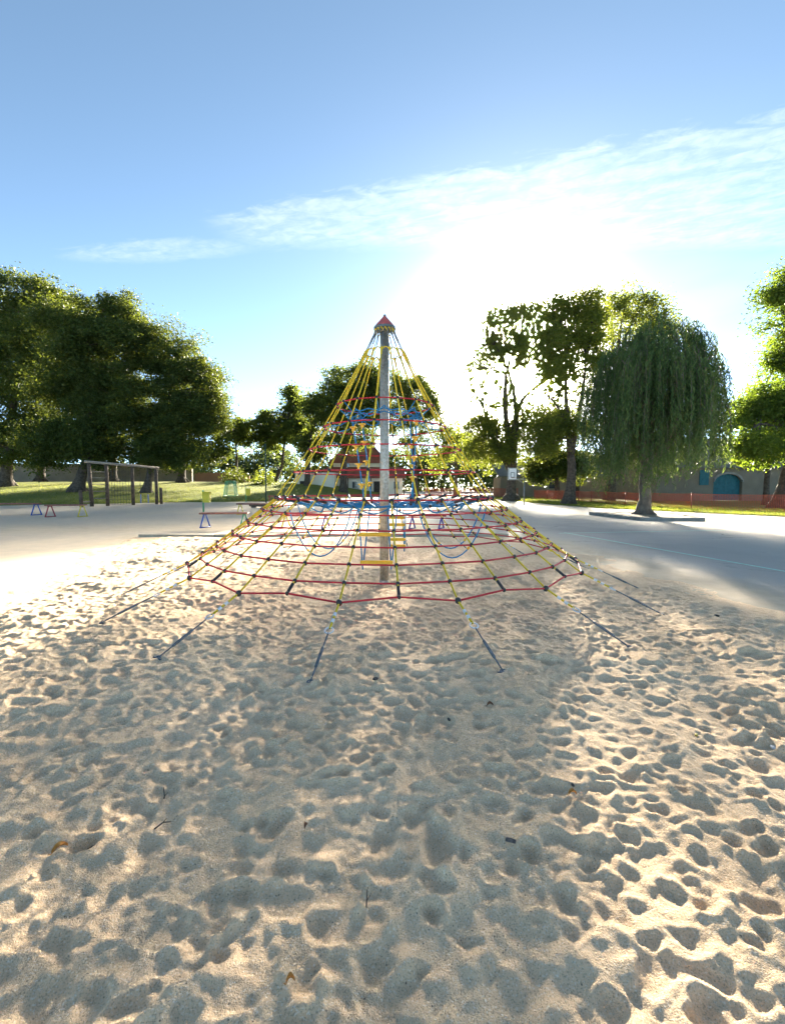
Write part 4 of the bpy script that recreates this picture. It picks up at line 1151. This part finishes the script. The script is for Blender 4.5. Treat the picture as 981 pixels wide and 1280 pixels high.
S_UP = [0.15, 0.287, 0.425, 0.56]
YS = 0.87                                                            # where the yellow sheath starts, bare cable above
for i, a in enumerate(MAIN):
    pts = [upper(a, s) for s in np.linspace(YS, 0, 8)] + [lower(a, t) for t in np.linspace(0, 1, 8)[1:]]
    end = pol(a, RA, 0.0); end.z = float(sand_z(end.x, end.y)) - 0.005
    nd = lower(a, 1.0)
    e1 = nd.lerp(end, 0.37); pts.append(e1)
    rp = sub(MB().tube(pts, 0.0097, 7).build('main_rope', Y_ROPE, PYR, True))
    MB().tube([upper(a, YS + 0.012), upper(a, 0.975)], 0.0052, 5).build('cable', CABLE, rp)
    MB().tube([upper(a, 0.955), upper(a, 0.99), pol(a + 0.1, 0.14, 3.765)], 0.008, 6).build('ferrule', STEEL, rp)
    MB().tube([upper(a, YS + 0.02), upper(a, YS - 0.03)], 0.0155, 6).build('sheath_end', Y_ROPE, rp)
    for f0 in (0.16, 0.25):
        MB().tube([nd.lerp(end, f0), nd.lerp(end, f0 + 0.045)], 0.015, 8).build('label_sleeve', ALU, rp)
    # anchor: ring, rod, turnbuckle, shackle
    an = sub(MB().tube([nd.lerp(end, 0.43), nd.lerp(end, 1.0)], 0.0065, 7).build('anchor_rod', STEEL, PYR))
    rc = nd.lerp(end, 0.40); d = (end - nd).normalized(); sv = d.cross(Vector((0, 0, 1))).normalized()
    MB().tube([rc + (d * math.cos(q) + sv * math.sin(q)) * 0.036 for q in np.linspace(0, 2 * PI, 15)[:-1]], 0.0065, 6, closed=True).build('ring', ALU, an)
    MB().tube([nd.lerp(end, 0.60), nd.lerp(end, 0.62), nd.lerp(end, 0.82), nd.lerp(end, 0.84)], [0.008, 0.0125, 0.0125, 0.008], 8).build('turnbuckle', STEEL, an, True)
    MB().tube([end + (d * math.cos(q) + sv * math.sin(q)) * 0.026 for q in np.linspace(0, 2 * PI, 11)[:-1]], 0.007, 6, closed=True).tube([end - sv * 0.05, end + sv * 0.05], 0.008, 6).build('shackle', STEEL, an)
# swagged yellow loops under the cap and at the start of the sheaths
mb = MB(); mc = MB()
for k in range(16):
    a0, a1 = MAIN[k], MAIN[k] + R(22.5)
    mb.tube([upper(a0, YS), upper(a0 + R(6), YS + 0.015) , upper(a0 + R(11), YS + 0.022), upper(a0 + R(16.5), YS + 0.015), upper(a1, YS)], 0.0085, 5)
    mc.tube([pol(a0, 0.145, 3.71), pol(a0 + R(11), 0.15, 3.772)], 0.006, 5).tube([pol(a0 + R(11), 0.15, 3.772), pol(a1, 0.145, 3.71)], 0.006, 5)
mb.build('sheath_loops', Y_ROPE, PYR); mc.build('cap_loops', Y_ROPE, PYR)
for i, a in enumerate(SIDE):
    pts = [lower(a, t) for t in np.linspace(0, 0.90, 8)]
    rp = sub(MB().tube(pts, 0.0097, 7).build('side_rope', Y_ROPE, PYR, True))
    MB().tube([lower(a, 0.865), lower(a, 0.955)], 0.0155, 8).build('end_sleeve', BLACK, rp)

ring_n = 0
for s in S_UP:
    pts = [upper(a, s) for a in MAIN]
    rg = sub(MB().tube(pts, 0.0097, 7, closed=True).build('ring_rope', R_ROPE, PYR, True))
    for p in pts: knot(p, rg, 'mid')
both = sorted(MAIN + SIDE)
for ti in range(0, 6):
    t = ti / 6
    pts = []
    for a in both:
        p = lower(a, t)
        if a in SIDE: p = p + Vector((0, 0, -0.006))
        pts.append(p)
    rg = sub(MB().tube(pts, 0.0097, 7, closed=True).build('ring_rope', R_ROPE, PYR, True))
    for p in pts: knot(p, rg, 'mid' if ti else 'large')
pts = [lower(a, 1.0 if a in MAIN else 0.95) for a in both]
rg = sub(MB().tube(pts, 0.0097, 7, closed=True).build('ring_rope', R_ROPE, PYR, True))
for a, p in zip(both, pts): knot(p, rg, 'large' if a in MAIN else 'small')

# blue platform net at the kink
PZ = 1.19
pn = MB(); pk = []
rad = [1.25, 0.92, 0.60, 0.32]
for r_ in rad:
    pn.tube([pol(R(5.625 * k), r_ + 0.03 * math.cos(k * PI), PZ - 0.05 * (1.3 - r_) + 0.012 * math.sin(k * 1.7)) for k in range(64)], 0.012, 5, closed=True)
for k, a in enumerate(both):
    p = lower(a, 0.0); q = pol(a + R(3), 1.27, PZ)
    pn.tube([q, pol(a + R(2), 0.92, PZ - 0.03), pol(a, 0.60, PZ - 0.04)] + ([pol(a, 0.32, PZ - 0.05)] if k % 2 else []), 0.011, 5)
    pn.tube([p, q], 0.010, 5)
for k in range(16):                                                  # slack loops that hang a little below
    a0, a1 = R(22.5 * k + 4), R(22.5 * k + 28)
    pn.tube([pol(a0 + (a1 - a0) * t, 1.22 - 0.1 * math.sin(PI * t), PZ - 0.10 * math.sin(PI * t)) for t in np.linspace(0, 1, 7)], 0.010, 5)
pno = sub(pn.build('platform_net', B_ROPE, PYR, True))
for k, a in enumerate(both):
    p = lower(a, 0.0); q = pol(a + R(3), 1.27, PZ)
    MB().tube([p.lerp(q, 0.12), p.lerp(q, 0.45)], 0.019, 7).build('end_sleeve', BLACK, pno)
    for r_ in (1.26, 0.92, 0.60):
        if (k + int(r_ * 10)) % 2 == 0:
            knot(pol(a + R(2), r_, PZ - 0.05 * (1.3 - r_)), pno, 'small')
# blue net high up
un = MB(); zu = 2.50
for k, a in enumerate(MAIN):
    p = upper(a, 0.56 if k % 2 else 0.425); q = pol(a, 0.42, zu)
    mid = p.lerp(q, 0.5) - Vector((0, 0, 0.07)); un.tube([p, mid, q], 0.007, 5)
for r_, z in ((0.42, zu), (0.56, zu + 0.02)):
    un.tube([pol(R(11.25 * k), r_ + 0.03 * (k % 2), z - 0.03 * (k % 2)) for k in range(32)], 0.008, 5, closed=True)
for k in range(8):
    a0 = R(45 * k); un.tube([pol(a0 + R(45) * t, 0.6 - 0.06 * math.sin(PI * t), zu + 0.05 - 0.13 * math.sin(PI * t)) for t in np.linspace(0, 1, 7)], 0.008, 5)
sub(un.build('upper_net', B_ROPE, PYR, True))

# climbing ropes with cone steps between the two blue nets
def cone_rope(p, q, offs):
    ro = sub(MB().tube([p, p.lerp(q, 0.5) + Vector((0.01, 0, 0)), q], 0.0115, 6).build('climbing_rope', B_ROPE, PYR, True))
    for f in offs:
        c = p.lerp(q, f); MB().lathe(c, [(0.013, -0.065), (0.022, -0.045), (0.024, -0.012), (0.055, 0.0), (0.055, 0.014), (0.014, 0.022)], 10).build('step_cone', YPLAST, ro)
    MB().tube([q - Vector((0, 0, 0.01)), q + Vector((0, 0, 0.11))], 0.02, 7).build('end_sleeve', BLACK, ro)
cone_rope(Vector((-0.60, 6.45, 2.50)), Vector((-0.40, 6.35, 1.17)), (0.16, 0.36, 0.56, 0.78))
cone_rope(Vector((-0.47, 6.70, 2.50)), Vector((-0.31, 6.55, 1.17)), (0.10, 0.30, 0.52, 0.76))
cone_rope(Vector((0.36, 6.55, 2.50)), Vector((0.27, 6.45, 1.17)), (0.08, 0.26, 0.48, 0.70))
cone_rope(Vector((0.28, 7.05, 2.50)), Vector((0.34, 7.20, 1.17)), (0.3, 0.55))

# rung ladders
def rung_ladder(y0, rungs, xl, xr, dx, dyb, ztop):
    ro = MB(); zb = min(z for z in rungs) - 0.10
    for xx, sft in ((xl, dx), (xr, dx)):
        ro.tube([(xx - sft, y0 - 0.05, ztop), (xx, y0, zb)], 0.010, 6)
        ro.tube([(xx + sft * 1.7, y0 + dyb, ztop), (xx + 0.01, y0 + 0.03, rungs[-1])], 0.010, 6)
    o = sub(ro.build('rung_ladder', B_ROPE, PYR, True))
    for z in rungs:
        f = (ztop - z) / (ztop - zb); sx = -dx * (1 - f)
        MB().box(((xl + xr) / 2 + sx, y0 - 0.02, z), (xr - xl + 0.05, 0.055, 0.05), bev=0.01).build('rung', YPLAST, o)
rung_ladder(5.86, (0.80, 0.425), -0.40, -0.015, 0.05, 0.32, 1.16)
rung_ladder(7.45, (0.91, 0.79, 0.54, 0.43), -0.09, 0.20, 0.02, 0.2, 1.16)

# hanging U loops
def u_loop(p, lowz, q, y_mid):
    pts = []
    for t in np.linspace(0, 1, 15):
        z = (p.z * (1 - t) + q.z * t); k = 1 - (2 * t - 1) ** 2
        base = p.lerp(q, t); pts.append(Vector((base.x, base.y + (y_mid - base.y) * k * 0.5, z - (z - lowz) * (k ** 0.8))))
    o = sub(MB().tube(pts, 0.010, 6).build('swing_loop', B_ROPE, PYR, True))
    for i in (4, 10):
        MB().tube([pts[i].lerp(pts[i + 1], 0.1), pts[i].lerp(pts[i + 1], 0.55)], 0.017, 7).build('clip', YPLAST, o)
u_loop(Vector((-1.48, 6.25, 1.17)), 0.44, Vector((-0.58, 6.35, 1.15)), 6.2)
u_loop(Vector((-1.42, 6.60, 1.17)), 0.50, Vector((-0.50, 6.60, 1.15)), 6.6)
u_loop(Vector((0.36, 6.30, 1.15)), 0.42, Vector((1.34, 6.25, 1.17)), 6.2)
u_loop(Vector((0.42, 6.62, 1.15)), 0.50, Vector((1.34, 6.65, 1.17)), 6.65)

# ------------------------------------------------------------------ bits lying in the sand
LEAF_O = mottled('dry_orange_leaf', (0.42, 0.17, 0.03), (0.52, 0.25, 0.06), 60.0, 0.8)
LEAF_B = mottled('dry_brown_leaf', (0.14, 0.06, 0.03), (0.24, 0.11, 0.05), 60.0, 0.8)
TWIG = mottled('grey_twig', (0.06, 0.045, 0.035), (0.12, 0.09, 0.07), 60.0, 0.9)
PEB_D = mottled('dark_pebble', (0.04, 0.035, 0.03), (0.09, 0.08, 0.07), 70.0, 0.8)
PEB_L = mottled('pale_pebble', (0.50, 0.48, 0.44), (0.64, 0.62, 0.58), 70.0, 0.7)
PEB_Y = mottled('yellow_pebble', (0.55, 0.40, 0.08), (0.62, 0.47, 0.14), 70.0, 0.7)
CHIP = mottled('grey_wood_chip', (0.07, 0.06, 0.055), (0.15, 0.13, 0.115), 60.0, 0.9)


def fallen_leaf(label, x, y, L, rot, mat):
    z = float(sand_z(x, y)) + 0.008; c, s = math.cos(rot), math.sin(rot); mb = MB(); n = 7; V = []
    for i in range(n):
        t = i / (n - 1); wd = L * 0.24 * math.sin(PI * min(1, 0.06 + t * 0.94)) ** 0.8
        for k in (-1, 0, 1):
            a, b = (t - 0.5) * L, k * wd
            mb.v.append((x + a * c - b * s, y + a * s + b * c, z + 0.012 * abs(k) + 0.016 * math.sin(PI * t)))
    for i in range(n - 1):
        for k in (0, 1):
            q = i * 3 + k; mb.f.append([q, q + 1, q + 4, q + 3])
    mb.tube([(x - 0.5 * L * c, y - 0.5 * L * s, z), (x - 0.72 * L * c, y - 0.72 * L * s, z + 0.006)], 0.0015, 4)
    tag(mb.build('fallen_leaf', mat, smooth=True, fix=False), label, 'leaf', 'dry leaves lying in the sand')
fallen_leaf('curled orange leaf on the sand at the lower left', -1.30, 1.64, 0.054, 0.9, LEAF_O)
fallen_leaf('small orange leaf scrap near the bottom edge, left of centre', -0.29, 1.17, 0.025, 0.3, LEAF_O)
fallen_leaf('orange brown leaf in a footprint right of centre', 0.83, 1.95, 0.040, 0.1, LEAF_O)
fallen_leaf('brown leaf scrap on the sand left of the grey wood chip', -0.36, 1.75, 0.029, 1.4, LEAF_B)
fallen_leaf('dark brown leaf just above the right hand footprints', 0.62, 2.72, 0.043, 0.2, LEAF_B)


def twig(label, pts, r):
    mb = MB(); x, y = pts[0][:2]; z = float(sand_z(x, y))
    pts = [tuple(pts[0][i] + (p[i] - pts[0][i]) * (0.7 if i < 2 else 0.62) for i in range(3)) for p in pts]; r *= 0.62
    mb.tube([(p[0], p[1], z + p[2]) for p in pts], [r * (1 - 0.5 * i / len(pts)) for i in range(len(pts))], 6)
    m = pts[len(pts) // 2]; mb.tube([(m[0], m[1], z + m[2]), (m[0] + 0.012, m[1] + 0.01, z + m[2] + 0.012)], [r * 0.6, r * 0.3], 5)
    tag(mb.build('twig', TWIG, smooth=True), label, 'twig', 'twigs lying in the sand')
twig('dark stick standing in the deep footprint near the bottom centre', [(-0.09, 1.42, -0.02), (-0.088, 1.43, 0.04), (-0.086, 1.45, 0.085)], 0.005)
twig('thin twig poking up from the sand on the left', [(-1.08, 1.99, -0.02), (-1.075, 2.0, 0.03), (-1.085, 2.01, 0.09)], 0.005)
twig('short twig lying flat left of centre', [(-1.02, 1.80, 0.0), (-0.98, 1.83, 0.022), (-0.94, 1.85, 0.01)], 0.005)
twig('thin dark twig on the left above the orange leaf', [(-1.25, 1.72, 0.0), (-1.20, 1.74, 0.02), (-1.14, 1.75, 0.005)], 0.0035)


def pebble(name, label, x, y, r, mat, group):
    z = float(sand_z(x, y)); mb = MB(); k0 = len(mb.v)
    mb.ball((0, 0, 0), 1.0, 9, 6)
    sx, sy, sz = r * random.uniform(0.9, 1.4), r * random.uniform(0.7, 1.0), r * random.uniform(0.5, 0.75); a = random.random() * 6
    mb.v = [((p[0] * sx * math.cos(a) - p[1] * sy * math.sin(a)) * random.uniform(0.9, 1.1) + x, (p[0] * sx * math.sin(a) + p[1] * sy * math.cos(a)) * random.uniform(0.9, 1.1) + y, p[2] * sz + z + sz * 0.5) for p in mb.v]
    tag(mb.build(name, mat, smooth=True), label, 'stone', group)
GP = 'small stones in the sand'
pebble('pebble', 'brown pebble on the sand ridge right of centre', 0.34, 2.58, 0.012, PEB_D, GP)
pebble('pebble', 'white pebble near the right edge', 2.13, 2.38, 0.016, PEB_L, GP)
pebble('pebble', 'yellow pebble on the right', 1.76, 2.47, 0.011, PEB_Y, GP)
pebble('pebble', 'pale pebble beside the white one at the right edge', 2.05, 2.55, 0.012, PEB_L, GP)
pebble('pebble', 'dark pebble right of the pyramid anchors', 3.56, 4.76, 0.02, PEB_D, GP)
pebble('pebble', 'dark lump in front of the front left anchor', -0.12, 3.05, 0.02, PEB_D, GP)
pebble('pebble', 'black crumb beside the orange brown leaf', 0.86, 2.02, 0.010, PEB_D, GP)
zc_ = float(sand_z(0.47, 1.69)) + 0.004
tag(MB().prism([(0.455, 1.695, zc_), (0.488, 1.672, zc_ + 0.008), (0.494, 1.680, zc_ + 0.009), (0.476, 1.694, zc_ + 0.006), (0.460, 1.703, zc_ + 0.001)], (0.001, 0.002, 0.008)).build('wood_chip', CHIP), 'grey wood chip on the sand ridge right of centre', 'wood chip')

for o in bpy.data.objects:
    if '_w' in o:
        del o['_w']
